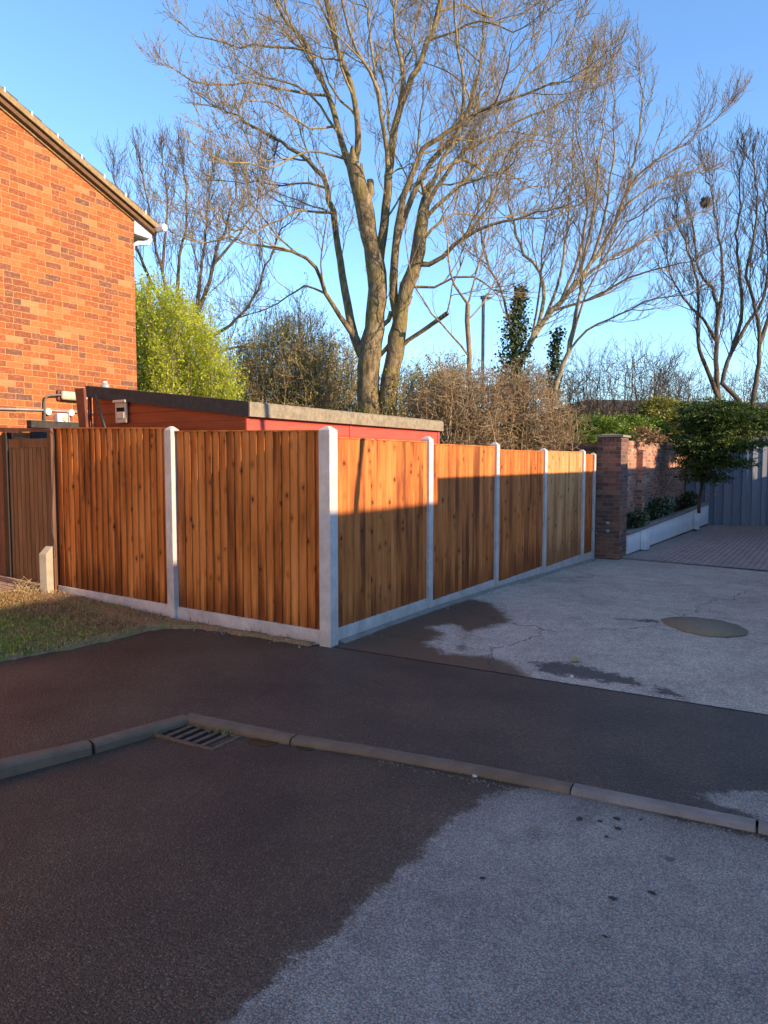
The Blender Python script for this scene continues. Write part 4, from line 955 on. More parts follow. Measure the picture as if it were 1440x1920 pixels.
class Tree:
    def __init__(s, seed, up=0.25, wander=0.22, twig=0.0045):
        s.r = np.random.default_rng(seed); s.trunk = Wood(); s.crown = Wood(); s.up = up; s.wander = wander; s.twig = twig; s.lims = []
    def shoot(s, p, d, L, r0, r1, n, up=None):
        up = s.up if up is None else up
        pts = [p]; d = nrm(d); st = L / (n - 1)
        W = s.r.normal(size=(n, 3)) * s.wander
        for i in range(n - 1):
            d = nrm(d + W[i] + np.array([0, 0, up / (n - 1) * 2])); pts.append(pts[-1] + d * st)
        P = np.array(pts); Rr = np.linspace(r0, r1, n); return P, Rr
    def side(s, t, ang):
        a = s.r.normal(size=3); a = nrm(a - t * (a @ t)); return nrm(t * math.cos(ang) + a * math.sin(ang))
    def children(s, P, Rr, spec, lev=0, start=0.25):
        if lev >= len(spec): return
        gap, L0, ang, n, sides, shrink = spec[lev]
        segl = np.linalg.norm(np.diff(P, axis=0), axis=1); cum = np.concatenate([[0], np.cumsum(segl)]); tot = cum[-1]
        x = tot * start + s.r.uniform(0, gap)
        while x < tot:
            i = min(np.searchsorted(cum, x) - 1, len(P) - 2); f = (x - cum[i]) / (segl[i] + 1e-9)
            p = P[i] * (1 - f) + P[i + 1] * f; rr = Rr[i] * (1 - f) + Rr[i + 1] * f
            t = nrm(P[i + 1] - P[i])
            u = x / tot
            L = L0 * s.r.uniform(0.5, 1.25) * (1 - shrink * u)
            d = s.side(t, math.radians(ang + s.r.normal() * 11))
            if d[2] < -0.15 and s.r.random() < 0.7: d[2] *= -0.6
            r0 = max(s.twig, min(rr * 0.62, 0.012 * L)); r1 = max(s.twig * 0.75, r0 * 0.35)
            Q, Rq = s.shoot(p, d, L, r0, r1, n)
            s.crown.add(Q, Rq, sides)
            s.children(Q, Rq, spec, lev + 1, 0.15 if lev else 0.2)
            x += gap * s.r.uniform(0.55, 1.45)
        # continue the tip
    def limb(s, pix, D, r0, r1, spec, d0=0.0, d1=0.0, start=0.2, sides=8, trunk=False, step=0.35, rough=0.04):
        n = len(pix)
        r0 *= 0.78 if trunk else 0.62
        if s.lims:                            # spring from the nearest limb already there
            A = np.concatenate(s.lims); rel_ = A - CAM; dep = rel_ @ fw; q = at(pix[0][0], pix[0][1], D) - CAM; q = q / (q @ fw)
            k0 = np.argmin(np.linalg.norm(rel_ / dep[:, None] - q, axis=1)); gapd = np.linalg.norm(rel_[k0] / dep[k0] - q) * F_PX
            if gapd < 45: dn = dep[k0] - D; d1 = d1 + (dn - d0) * 0.5; d0 = dn
        P = [at(x, y, D + d0 + (d1 - d0) * (i / (n - 1)) ** 1.2) for i, (x, y) in enumerate(pix)]
        if s.lims and gapd < 45: P[0] = A[k0]
        P = resample(P, step); k = len(P)
        w = s.r.normal(size=P.shape) * rough; w[0] = 0; P = P + w * np.linspace(0, 1, k)[:, None]
        Rr = r0 + (r1 - r0) * np.linspace(0, 1, k) ** 0.8
        s.lims.append(P)
        if trunk: Rr = Rr * (1 + s.r.normal(size=k) * 0.05)
        (s.trunk if (trunk or r0 > 0.07) else s.crown).add(P, Rr, sides)
        if spec:
            s.children(P, Rr, spec, 0, start)
            t = nrm(P[-1] - P[-3])
            for q in range(4):                # the limb frays out into shoots
                d = s.side(t, s.r.uniform(0.05, 0.45)); Q, Rq = s.shoot(P[-1], d, spec[min(1, len(spec) - 1)][1] * s.r.uniform(0.7, 1.3), r1 * 0.8, s.twig * 0.8, 6)
                s.crown.add(Q, Rq, 4); s.children(Q, Rq, spec[-2:], 0, 0.1)
        return P, Rr
    def finish(s, root, mt, mc):
        if s.trunk.g: s.trunk.build('trunk', mt, root)
        if s.crown.g: s.crown.build('crown', mc, root)

#        gap   len  angle n sides shrink
SPEC_BIG = [(0.55, 2.7, 34, 9, 5, 0.45), (0.25, 1.2, 40, 6, 3, 0.4), (0.17, 0.6, 42, 4, 3, 0.4), (0.12, 0.27, 42, 3, 3, 0.3)]
D1 = 18.0
t1 = empty('bare_tree', tuple(np.append(at(712, 800, D1)[:2], -0.2)), 0, 'tallest bare tree with thick twin forked trunks behind the red shed', 'tree')
T = Tree(1, up=0.30, wander=0.17, twig=0.0055)
S = SPEC_BIG
SH = [(0.6, 1.2, 48, 5, 4, 0.4), (0.25, 0.5, 45, 4, 3, 0.4)]
L = T.limb
base = []
# left stem
L([(700, 880), (697, 800), (690, 740), (692, 690), (697, 640), (702, 590), (706, 540), (702, 486), (694, 440), (682, 405), (672, 340), (667, 310)], D1, 0.40, 0.19, SH, 0, -0.2, 0.45, 14, True)
L([(667, 330), (650, 299), (632, 236), (615, 180), (591, 122), (570, 80), (542, 45), (514, 0), (490, -50)], D1, 0.15, 0.03, S, -0.1, 1.5)
L([(670, 325), (671, 280), (670, 226), (657, 156), (632, 87), (615, 28), (600, -50), (590, -130)], D1, 0.14, 0.03, S, -0.1, -1.2)
L([(690, 400), (693, 360), (694, 335)], D1, 0.07, 0.09, None, -0.1, -0.2)
# centre stem
L([(704, 560), (712, 486), (720, 417), (728, 330), (735, 260), (754, 194), (782, 132), (803, 80), (820, 28), (840, -60)], D1, 0.21, 0.05, S, 0.1, 1.0, 0.2, 10)
L([(729, 330), (725, 285), (719, 243), (709, 174), (695, 132), (667, 97), (650, 50), (640, -20)], D1, 0.10, 0.02, S, 0.2, -1.5)
L([(745, 230), (754, 174), (750, 104), (740, 52), (740, 0), (736, -80)], D1, 0.11, 0.02, S, 0.6, 1.6)
L([(705, 200), (700, 120), (690, 40), (676, -40)], D1, 0.06, 0.02, S, 0, 1.0)
# dark left stem
L([(694, 690), (664, 632), (652, 571), (642, 516), (633, 461), (626, 400), (618, 375), (605, 333), (577, 305), (545, 278), (507, 257), (459, 229), (410, 200)], D1, 0.20, 0.02, S, 0.1, 2.2, 0.25, 9)
L([(664, 632), (637, 592), (612, 550), (591, 500), (575, 484), (545, 469), (494, 462), (434, 451), (390, 452)], D1, 0.12, 0.015, S, 0.1, -1.5, 0.25)
L([(626, 405), (600, 398), (560, 396), (520, 412), (480, 430), (450, 428)], D1, 0.06, 0.012, S, 0.6, -0.5)
L([(608, 191), (563, 174), (514, 163), (469, 153), (407, 160), (355, 149), (330, 128)], D1, 0.06, 0.012, S[1:], 0.6, -1.0)
L([(573, 98), (549, 90), (500, 87), (424, 83), (372, 69), (341, 50)], D1, 0.055, 0.012, S[1:], 0.9, 1.6)
L([(618, 345), (580, 343), (530, 347), (480, 338), (440, 345), (412, 338)], D1, 0.05, 0.012, S, 0.5, 1.6)
L([(620, 250), (580, 240), (530, 205), (480, 190), (440, 205)], D1, 0.05, 0.012, S, 0, -1.6)
L([(645, 300), (600, 285), (550, 290), (500, 320), (470, 310), (430, 300)], D1, 0.05, 0.012, S, -0.2, -2.0)
L([(600, 545), (570, 535), (540, 555), (500, 580), (460, 590)], D1, 0.045, 0.012, S, 0.3, 1.6)
# right stem
L([(716, 880), (722, 800), (728, 740), (740, 660), (748, 614), (757, 575), (764, 540), (775, 515), (782, 470), (790, 420), (800, 370)], D1, 0.35, 0.12, SH, 0.3, -0.3, 0.5, 12, True)
L([(742, 610), (738, 553), (740, 490), (745, 430), (755, 370), (775, 320), (795, 280), (850, 240), (920, 200), (1000, 170), (1070, 148)], D1, 0.20, 0.015, S, 0.3, -1.2, 0.3, 9)
L([(745, 470), (760, 400), (785, 345), (810, 300), (850, 260), (880, 200), (900, 120), (905, 40), (900, -20)], D1, 0.13, 0.02, S, 0.1, 2.0, 0.25)
L([(775, 515), (790, 440), (800, 390), (830, 335), (870, 285), (930, 250), (1000, 215), (1080, 188)], D1, 0.13, 0.015, S, 0, 1.6, 0.25)
L([(800, 370), (830, 300), (860, 240), (870, 160), (860, 90), (850, 0)], D1, 0.09, 0.02, S, 0, -1.2)
L([(780, 500), (805, 495), (829, 482), (853, 458), (896, 430), (942, 415), (1000, 400), (1050, 395)], D1, 0.11, 0.015, S, -0.1, -1.6, 0.2)
L([(783, 465), (810, 430), (850, 402), (890, 400), (940, 412)], D1, 0.07, 0.015, S, 0, 1.0)
L([(790, 425), (820, 385), (860, 350), (910, 300), (960, 275), (1010, 262)], D1, 0.09, 0.015, S, 0, 0.5)
L([(820, 330), (870, 300), (905, 320), (950, 330), (990, 345)], D1, 0.06, 0.012, S, 0.6, 2.0)
L([(781, 540), (815, 537), (850, 522), (890, 520), (925, 545)], D1, 0.06, 0.015, S, 0, -1.0)
L([(752, 650), (765, 638), (792, 623), (823, 599), (841, 584)], D1, 0.085, 0.055, None, -0.2, -1.0)
L([(841, 584), (843, 560), (850, 535), (860, 500)], D1, 0.03, 0.012, S, -1.0, -1.5)
L([(830, 30), (870, 10), (920, 30), (960, -20)], D1, 0.05, 0.015, S, 1.0, 2.0)
L([(800, 90), (850, 60), (900, 40), (960, 60), (1000, 40)], D1, 0.05, 0.012, S, 0.5, -1.0)
L([(960, 185), (1000, 130), (1040, 100), (1060, 90)], D1, 0.04, 0.012, S, -1.0, -1.0)
L([(700, 640), (715, 615), (728, 600), (736, 585)], D1, 0.07, 0.06, None, -0.4, -0.3)
L([(712, 690), (735, 640), (752, 600), (766, 560)], D1, 0.07, 0.07, None, -0.4, -0.5)
T.finish(t1, 'bark_big', 'bark_twig')

# second tree: pale multi-stemmed tree on the right
D2 = 21.0
t2 = empty('bare_tree', tuple(np.append(at(1005, 780, D2)[:2], -0.2)), 0, 'pale multi-stemmed bare tree with ivy at its base, right of the tallest tree', 'tree')
T = Tree(2, up=0.30, wander=0.17, twig=0.0058); L = T.limb
S2 = [(0.27, 1.7, 36, 7, 4, 0.4), (0.18, 0.9, 38, 5, 3, 0.4), (0.13, 0.40, 38, 3, 3, 0.3)]
L([(965, 880), (966, 800), (967, 719), (985, 660), (1020, 602), (1065, 550), (1110, 494), (1160, 400), (1190, 300), (1202, 200), (1200, 130)], D2, 0.20, 0.015, S2, 0, 1.0, 0.3, 9)
L([(1030, 880), (1033, 770), (1050, 700), (1065, 659), (1084, 569), (1091, 505), (1102, 449), (1114, 380), (1120, 325), (1130, 220), (1135, 140)], D2, 0.15, 0.012, S2, -0.5, -1.0, 0.4, 8)
L([(975, 740), (967, 651), (949, 587), (937, 539), (919, 505), (900, 430), (892, 350), (885, 300)], D2, 0.09, 0.015, S2, 0, -1.2, 0.4)
L([(985, 690), (1016, 587), (1014, 512), (982, 475), (960, 400), (950, 330), (940, 250)], D2, 0.12, 0.015, S2, 0.2, 1.6, 0.35)
L([(1065, 550), (1120, 500), (1200, 455), (1270, 420), (1310, 400)], D2, 0.08, 0.012, S2, 0.4, 1.5, 0.2)
L([(1050, 600), (1110, 560), (1180, 520), (1250, 500), (1290, 490)], D2, 0.07, 0.012, S2, 0.3, -1.5, 0.2)
L([(1150, 410), (1180, 350), (1230, 300), (1290, 268), (1345, 222)], D2, 0.07, 0.012, S2, 0.8, 0.0, 0.2)
L([(1110, 494), (1130, 420), (1145, 330), (1150, 230), (1155, 160)], D2, 0.08, 0.012, S2, 0.6, -0.6, 0.2)
L([(1025, 600), (1050, 520), (1060, 440), (1070, 350), (1075, 260), (1085, 200)], D2, 0.08, 0.012, S2, 0.3, 1.8, 0.25)
L([(1050, 570), (1085, 480), (1100, 400), (1098, 320), (1080, 230), (1100, 160)], D2, 0.08, 0.012, S2, 0.5, -1.0, 0.25)
L([(1064, 660), (1100, 620), (1160, 590), (1230, 560), (1290, 555)], D2, 0.06, 0.012, S2, -0.5, -2.0, 0.2)
L([(1000, 640), (1010, 560), (1020, 470), (1030, 380), (1035, 300)], D2, 0.06, 0.012, S2, 0.1, -1.2, 0.25)
L([(1170, 390), (1220, 350), (1260, 330), (1310, 320)], D2, 0.06, 0.012, S2, 0.5, 1.8, 0.2)
L([(1064, 670), (1095, 560), (1140, 470), (1180, 420), (1230, 380)], D2, 0.06, 0.012, S2, -0.6, -1.8, 0.25)
T.finish(t2, 'bark_pale', 'bark_pale_twig')

# sapling with fork
D3 = 15.5
t3 = empty('young_tree', tuple(np.append(at(880, 800, D3)[:2], -0.2)), 0, 'slim young bare tree with a simple fork above the brown hedge', 'tree')
T = Tree(3, up=0.3, wander=0.10, twig=0.003); L = T.limb
S3 = [(0.35, 1.1, 35, 6, 4, 0.4), (0.22, 0.45, 38, 4, 3, 0.4)]
L([(882, 860), (881, 740), (879, 670), (877, 575)], D3, 0.075, 0.055, None, sides=8)
L([(877, 577), (852, 535), (838, 450), (832, 370), (826, 300)], D3, 0.045, 0.01, S3, 0, -0.4)
L([(877, 577), (892, 520), (915, 440), (925, 360)], D3, 0.035, 0.01, S3, 0, 0.5)
L([(879, 660), (848, 628), (810, 590), (782, 545), (768, 490), (760, 440)], D3, 0.04, 0.01, S3, 0, -0.4)
L([(878, 600), (905, 570), (930, 520), (950, 470)], D3, 0.03, 0.01, S3, 0, 0.8)
T.finish(t3, 'bark_pale', 'bark_pale_twig')

# left rear tree
D4 = 29.0
t4 = empty('bare_tree', tuple(np.append(at(385, 800, D4)[:2], -0.2)), 0, 'bare spreading tree beyond the lime green shrub, next to the brick house', 'tree')
T = Tree(4, up=0.55, wander=0.14, twig=0.0075); L = T.limb
S4 = [(0.30, 1.9, 34, 6, 4, 0.4), (0.22, 1.0, 36, 4, 3, 0.4), (0.17, 0.5, 38, 3, 3, 0.3)]
L([(398, 850), (392, 730), (375, 640), (368, 593), (388, 540), (405, 480), (425, 420), (440, 370), (445, 340)], D4, 0.30, 0.02, S4, 0, 1, 0.35)
L([(390, 730), (350, 650), (318, 590), (305, 510), (290, 450), (280, 390), (270, 330)], D4, 0.18, 0.02, S4, 0, -1.5, 0.35)
L([(375, 660), (345, 590), (333, 540), (338, 480), (350, 420), (348, 360), (345, 310)], D4, 0.17, 0.02, S4, 0, 1.5, 0.35)
L([(318, 590), (288, 540), (262, 480), (240, 420), (225, 370), (215, 330)], D4, 0.13, 0.02, S4, -0.5, 0.5, 0.25)
L([(380, 640), (430, 610), (475, 560), (500, 500), (520, 450), (540, 420)], D4, 0.13, 0.02, S4, 0, -1.5, 0.25)
L([(385, 680), (440, 652), (500, 650), (560, 640)], D4, 0.11, 0.02, S4, 0, 1, 0.2)
L([(368, 593), (375, 520), (385, 450), (390, 380), (395, 330)], D4, 0.13, 0.02, S4, 0.2, 2, 0.2)
L([(305, 510), (310, 440), (315, 370), (310, 320), (305, 300)], D4, 0.10, 0.02, S4, -0.5, 1, 0.2)
L([(400, 500), (440, 450), (475, 400), (490, 350)], D4, 0.10, 0.02, S4, 0.2, 2, 0.2)
T.finish(t4, 'bark_dark', 'bark_dark')

# far right trees
S5 = [(0.28, 1.8, 34, 6, 4, 0.4), (0.21, 0.9, 36, 4, 3, 0.4), (0.16, 0.45, 38, 3, 3, 0.3)]
D5 = 27.0
t5 = empty('bare_tree', tuple(np.append(at(1350, 800, D5)[:2], -0.2)), 0, 'dark bare tree holding a round nest, beyond the conifer', 'tree')
T = Tree(5, up=0.5, wander=0.13, twig=0.0075); L = T.limb
L([(1350, 860), (1346, 745), (1342, 662), (1346, 587), (1335, 542), (1312, 505), (1300, 440), (1290, 380)], D5, 0.22, 0.02, S5, 0, 1, 0.3)
L([(1346, 740), (1325, 690), (1312, 655), (1308, 600), (1309, 540), (1290, 470), (1270, 420)], D5, 0.14, 0.02, S5, 0, -1.5, 0.3)
L([(1345, 600), (1355, 530), (1350, 460), (1340, 400), (1330, 350), (1325, 320)], D5, 0.11, 0.02, S5, 0, 1.5, 0.25)
L([(1344, 640), (1320, 600), (1290, 570), (1262, 530), (1250, 480)], D5, 0.10, 0.02, S5, 0, -1, 0.25)
T.finish(t5, 'bark_dark', 'bark_dark')
D6 = 25.0
t6 = empty('bare_tree', tuple(np.append(at(1400, 800, D6)[:2], -0.2)), 0, 'rightmost dark bare tree with crossing stems above the conifer', 'tree')
T = Tree(6, up=0.5, wander=0.13, twig=0.0075); L = T.limb
L([(1395, 860), (1387, 752), (1354, 719), (1372, 660), (1384, 620), (1391, 580), (1385, 510), (1380, 440), (1390, 370), (1385, 320)], D6, 0.16, 0.02, S5, 0, 1, 0.3)
L([(1416, 860), (1414, 737), (1425, 644), (1412, 560), (1400, 500), (1414, 456), (1420, 380), (1412, 320)], D6, 0.17, 0.02, S5, 0, -1, 0.3)
L([(1425, 644), (1445, 580), (1455, 500), (1450, 420), (1460, 340)], D6, 0.12, 0.02, S5, 0, 0.5, 0.25)
L([(1372, 660), (1400, 610), (1430, 560), (1440, 480), (1435, 400), (1440, 330)], D6, 0.11, 0.02, S5, 0, 1.5, 0.25)
L([(1500, 860), (1490, 740), (1480, 640), (1490, 520), (1480, 420), (1470, 350)], D6, 0.15, 0.02, S5, 0, 1, 0.25)
T.finish(t6, 'bark_dark', 'bark_dark')
# nest
q = at(1323, 379, D5); mb = MB(); random.seed(9)
for k in range(170):
    an = random.uniform(0, 6.28); ez = random.uniform(-1, 1); rr = math.sqrt(1 - ez * ez) * 0.15
    c_ = q + np.array([math.cos(an) * rr, math.sin(an) * rr, ez * 0.15]); dd = np.array([random.gauss(0, 1) for _ in range(3)]); dd = dd / np.linalg.norm(dd) * 0.09
    mb.tube([c_ - dd, c_ + dd], 0.010, 4)
tag(mb.build('bird_nest', 'nest_twigs'), 'round brown twig nest high in the far right bare tree', 'nest')

# ------------------------------------------------------------------ leaves and shrubs
def leaf_cloud(name, C, size, m, parent=None, seed=0, aspect=0.5, upbias=0.0, ndir=None):
    r_ = np.random.default_rng(seed); n = len(C)
    d = r_.normal(size=(n, 3)); d[:, 2] += upbias; d /= np.linalg.norm(d, axis=1, keepdims=True)
    if ndir is not None: d = d * 0.5 + ndir; d /= np.linalg.norm(d, axis=1, keepdims=True)
    s_ = r_.normal(size=(n, 3)); s_ -= d * (s_ * d).sum(1, keepdims=True); s_ /= np.linalg.norm(s_, axis=1, keepdims=True)
    L_ = size * r_.uniform(0.6, 1.3, (n, 1)); w_ = L_ * aspect
    V = np.stack([C, C + d * L_ * 0.5 + s_ * w_ * 0.5, C + d * L_, C + d * L_ * 0.5 - s_ * w_ * 0.5], 1).reshape(-1, 3)
    k = np.arange(n) * 4; return raw_mesh(name, V, np.stack([k, k + 1, k + 2, k + 3], -1), m, parent, {'rnd': r_.uniform(size=n)})

def shrub(name, label, cat, pxs, D, depth, stems, m_w, leaves=None, seed=0, spread=0.6, up=0.3, twig=0.004, r0=0.02, S=None, group=None, leafn=0, leafs=0.05, wander=0.16, bottom=None, aspect=0.5):
    """pxs: outline top profile [(x, ytop)], stems rise from the ground to it"""
    rr_ = np.random.default_rng(seed)
    xs = np.array([p[0] for p in pxs]); ys = np.array([p[1] for p in pxs])
    c = at(xs.mean(), 850, D)
    root = empty(name, (c[0], c[1], -0.2), 0, label, cat, group)
    T = Tree(seed + 50, up=up, wander=wander, twig=twig)
    S = S or [(0.22, 0.75, 35, 5, 3, 0.4), (0.14, 0.35, 40, 3, 3, 0.4)]
    W = Wood(); T.crown = W; TP = []
    for k in range(stems):
        xt = rr_.uniform(xs[0], xs[-1]); yt = np.interp(xt, xs, ys) + abs(rr_.normal()) * 26
        dz = rr_.uniform(-depth / 2, depth / 2)
        top = at(xt, yt, D + dz)
        xb = xt + (xs.mean() - xt) * spread * rr_.uniform(0.6, 1.2)
        bt = at(xb, 860, D + dz * 0.5); bt[2] = -0.2 if bottom is None else bottom
        mid = bt * 0.45 + top * 0.55 + rr_.normal(size=3) * 0.15
        P = resample([bt, bt * 0.75 + mid * 0.25 + rr_.normal(size=3) * 0.05, mid, top], 0.35); P[1:] += rr_.normal(size=P[1:].shape) * 0.03
        Rr = np.linspace(r0 * rr_.uniform(0.6, 1.3), twig, len(P)); W.add(P, Rr, 4); T.children(P, Rr, S, 0, 0.3); TP.append(P)
    cr = W.build('stems', m_w, root)
    if leaves:
        pts = []
        for (n, sd_), items in W.g.items():
            if n <= 6: pts.append(np.array([i[0] for i in items]).reshape(-1, 3))
        pts = np.concatenate(pts); idx = rr_.integers(0, len(pts), leafn)
        C = pts[idx] + rr_.normal(size=(leafn, 3)) * 0.03
        leaf_cloud('leaves', C, leafs, leaves, root, seed, aspect=aspect)
    return root
shrub('willow_shrub', 'lime green freshly leafed shrub between the house corner and shed roof', 'shrub', [(230, 560), (262, 548), (300, 560), (340, 570), (380, 592), (400, 650), (425, 690), (440, 720)], 17.0, 2.6, 110, 'bark_hedge', 'leaf_lime', 21, 0.35, 0.35, 0.003, 0.016, leafn=120000, leafs=0.05, aspect=0.5, S=[(0.2, 0.9, 32, 5, 3, 0.4), (0.12, 0.4, 35, 3, 3, 0.4)])
shrub('twiggy_shrub', 'olive budding twiggy shrub left of the tallest tree', 'shrub', [(430, 690), (470, 640), (520, 610), (560, 600), (600, 640), (660, 650), (690, 680)], 20.0, 3.0, 130, 'bark_hedge', 'leaf_olive', 22, 0.45, 0.15, 0.005, 0.022, leafn=34000, leafs=0.06, wander=0.28, S=[(0.2, 1.0, 50, 5, 3, 0.4), (0.13, 0.42, 45, 3, 3, 0.4)])
shrub('twiggy_shrub', 'tall thin brown shrub with reddish stem beyond the olive shrub', 'shrub', [(400, 600), (450, 580), (500, 560), (560, 550), (610, 590), (650, 640)], 24.0, 2.5, 50, 'bark_dark', 'leaf_olive', 23, 0.3, 0.2, 0.005, 0.03, S=[(0.35, 1.1, 35, 5, 3, 0.4), (0.22, 0.5, 40, 3, 3, 0.4)], leafn=4000, leafs=0.06)
shrub('evergreen_shrub', 'dull green shrub directly right of the tallest trunk', 'shrub', [(690, 770), (720, 750), (760, 705), (800, 700), (840, 690), (870, 700)], 18.0, 2.0, 80, 'bark_hedge', 'leaf_olive', 24, 0.4, 0.2, 0.005, 0.02, leafn=26000, leafs=0.06)
HS = [(0.14, 0.75, 58, 6, 3, 0.35), (0.10, 0.3, 55, 4, 3, 0.3)]
shrub('brown_hedge', 'tangled bare brown hedge behind the long fence, beside the shed', 'hedge', [(770, 745), (800, 705), (840, 690), (900, 700), (950, 690)], 13.5, 1.6, 75, 'bark_hedge', None, 25, 0.35, 0.05, 0.0055, 0.022, S=HS, wander=0.5)
shrub('brown_hedge', 'tangled bare brown bush nearer the brick pier than the hedge beside it', 'hedge', [(930, 700), (980, 690), (1030, 715), (1060, 745), (1085, 780)], 14.5, 1.6, 75, 'bark_hedge', None, 26, 0.35, 0.05, 0.0055, 0.022, S=HS, wander=0.5)
def bushy(name, label, cat, blobs, D, m, n, leaf, seed, core='bark_dark', stakes=True, cs_=0.16, spreadz=0.45, spray=0.0, parts=True):
    """foliage from many clumps spread through overlapping ellipsoids given in pixels (x,y,rx,ry) and depth"""
    r_ = np.random.default_rng(seed); C = []; ND = []
    sc_ = D / F_PX
    tot = sum(b[2] * b[3] for b in blobs)
    for (x, y, rx, ry, dz) in blobs:
        c = at(x, y, D + dz); k = int(n * rx * ry / tot); ncl = max(12, k // 55)
        d = r_.normal(size=(ncl, 3)); d /= np.linalg.norm(d, axis=1, keepdims=True); rad = r_.uniform(0.35, 1.0, (ncl, 1)) ** 0.5
        A = np.outer(d[:, 0], rt) * rx * sc_ + np.outer(d[:, 1], fw) * min(rx, 60) * sc_ + np.outer(d[:, 2], [0, 0, 1]) * ry * sc_
        cl = c + A * rad * 1.02; j = r_.integers(0, ncl, k)
        out = d[j] * 1.0
        cs = cs_ * np.array([1, 1, spreadz])
        hd = np.outer(d[:, 0], rt) + np.outer(d[:, 1], fw) + r_.normal(size=(ncl, 3)) * 0.45; hd[:, 2] = hd[:, 2] * 0.25 - 0.05
        hd /= np.linalg.norm(hd, axis=1, keepdims=True); tt = (r_.uniform(-0.4, 1.0, (k, 1)) if spray else np.zeros((k, 1)))
        C.append(cl[j] + hd[j] * tt * spray + r_.normal(size=(k, 3)) * cs * 0.6 * (1.1 - 0.6 * np.abs(tt))); ND.append(np.outer(out[:, 0], rt) + np.outer(out[:, 1], fw) + np.outer(out[:, 2], [0, 0, 0.5]))
    C = np.concatenate(C); ND = np.concatenate(ND)
    c = C.mean(0); root = empty(name, (c[0], c[1], -0.2), 0, label, cat)
    leaf_cloud('foliage', C, leaf, m, root, seed, aspect=0.38, ndir=ND * 0.7)
    W = Wood()
    for (x, y, rx, ry, dz) in blobs:
        b0 = at(x, y, D + dz)
        if not stakes: h0 = at(blobs[0][0], 870, D); W.add(resample([h0, (h0 + b0) / 2 - np.array([0, 0, 0.05]), b0 - np.array([0, 0, ry * sc_ * 0.4])], 5.0), np.array([0.035, 0.028, 0.02]), 5)
        for k in range(7):
            d = nrm(r_.normal(size=3)); e_ = b0 + rt * d[0] * rx * sc_ + fw * d[1] * 0.3 + np.array([0, 0, d[2] * ry * sc_])
            s0 = np.array([b0[0], b0[1], b0[2] - ry * sc_ * 0.4]); W.add(resample([s0, (s0 + e_) / 2 + r_.normal(size=3) * 0.05, e_], 5.0), np.array([0.03, 0.02, 0.006]), 4)
        if stakes: g0 = np.array([b0[0], b0[1], -0.2]); W.add(np.array([g0, (g0 + b0) / 2, b0]), np.array([0.035, 0.03, 0.02]), 5)
    if parts: W.build('stems', core, root)
    return root
bushy('conifer_hedge', 'flat-topped bright green conifer hedge behind the brick wall', 'hedge', [(1110, 798, 45, 14, 0), (1165, 800, 45, 18, 1.3), (1205, 800, 34, 18, 2.0), (1130, 820, 60, 16, 0.5), (1070, 830, 40, 18, -0.5), (1190, 825, 45, 16, 2.2)], 17.0, 'leaf_hedge', 42000, 0.07, 31, spray=0.25)
bushy('evergreen_shrub', 'grey-green shrub behind the wall between hedge and conifer', 'shrub', [(1250, 800, 30, 28, 0), (1235, 770, 28, 22, 0.5), (1265, 775, 25, 22, 1)], 21.0, 'leaf_olive', 9000, 0.10, 32)
bushy('evergreen_shrub', 'dark low evergreen under the bare hedge by the shed end', 'shrub', [(840, 815, 40, 20, 0), (900, 830, 50, 18, 0.3), (960, 835, 50, 18, 0.6), (1020, 838, 45, 18, 0.9)], 15.0, 'leaf_hedge', 9000, 0.07, 33)
bushy('conifer_tree', 'dark spreading conifer overhanging the corner of the blue fence', 'tree', [(1325, 790, 38, 24, 0), (1312, 838, 24, 28, -0.2), (1350, 790, 45, 26, -0.2), (1335, 765, 45, 16, 0.3), (1400, 785, 48, 22, 0.4), (1335, 840, 40, 20, -0.5), (1375, 832, 48, 8, -0.7), (1318, 868, 26, 16, -0.4), (1352, 868, 34, 6, -0.7), (1445, 782, 42, 12, 0.9), (1385, 815, 30, 8, -0.6), (1322, 893, 22, 10, -0.3), (1420, 800, 40, 14, 0.2)], 18.8, 'leaf_conifer', 80000, 0.065, 34, stakes=False, cs_=0.10, spreadz=0.32, spray=0.42)
W = Wood(); p0 = at(1311, 940, 18.8); p1 = at(1320, 880, 18.8); W.add(resample([p0 + np.array([0, 0, -0.3]), p0, p1, at(1318, 800, 18.8)], 0.3), np.linspace(0.042, 0.03, len(resample([p0 + np.array([0, 0, -0.3]), p0, p1, at(1318, 800, 18.8)], 0.3))), 8)
W.build('trunk', 'bark_dark', [o for o in bpy.data.objects if o.name.startswith('conifer_tree')][0])
bushy('dead_fern_clump', 'dry orange-brown fronds drooping over the brick wall top', 'plant', [(1212, 816, 9, 9, -0.1), (1222, 822, 12, 6, -0.1)], 16.5, 'leaf_dry', 420, 0.10, 35, stakes=False, parts=False)
for o in bpy.data.objects:
    if o.parent is None and o.name.startswith('dead_fern'):
        pass
# ivy up the pale tree
r_ = np.random.default_rng(41)
def ivy(label, path, D, w, n, seed, leaf=0.09):
    r_ = np.random.default_rng(seed); P = resample([at(x, y, D) for x, y in path], 0.2)
    i = r_.integers(0, len(P), n); sc = ((0.45 + 1.0 * vnoise(i * 0.35, i * 0.0, 1, seed)) * (1.5 - 0.7 * np.clip(i / len(P), 0, 1)))[:, None]
    C = P[i] + r_.normal(size=(n, 3)) * w * sc; o = leaf_cloud('ivy', C, leaf, 'leaf_ivy', None, seed, 0.8)
    tag(o, label, 'ivy')
ivy('tall ragged column of dark ivy climbing left of the pale tree', [(968, 790), (965, 740), (962, 690), (966, 640), (968, 600), (974, 560), (976, 545)], D2 - 0.3, 0.13, 4200, 41)
ivy('short clump of ivy on the right-hand stem of the pale tree', [(1035, 740), (1038, 690), (1042, 640), (1047, 625)], D2 - 0.3, 0.10, 1000, 42)
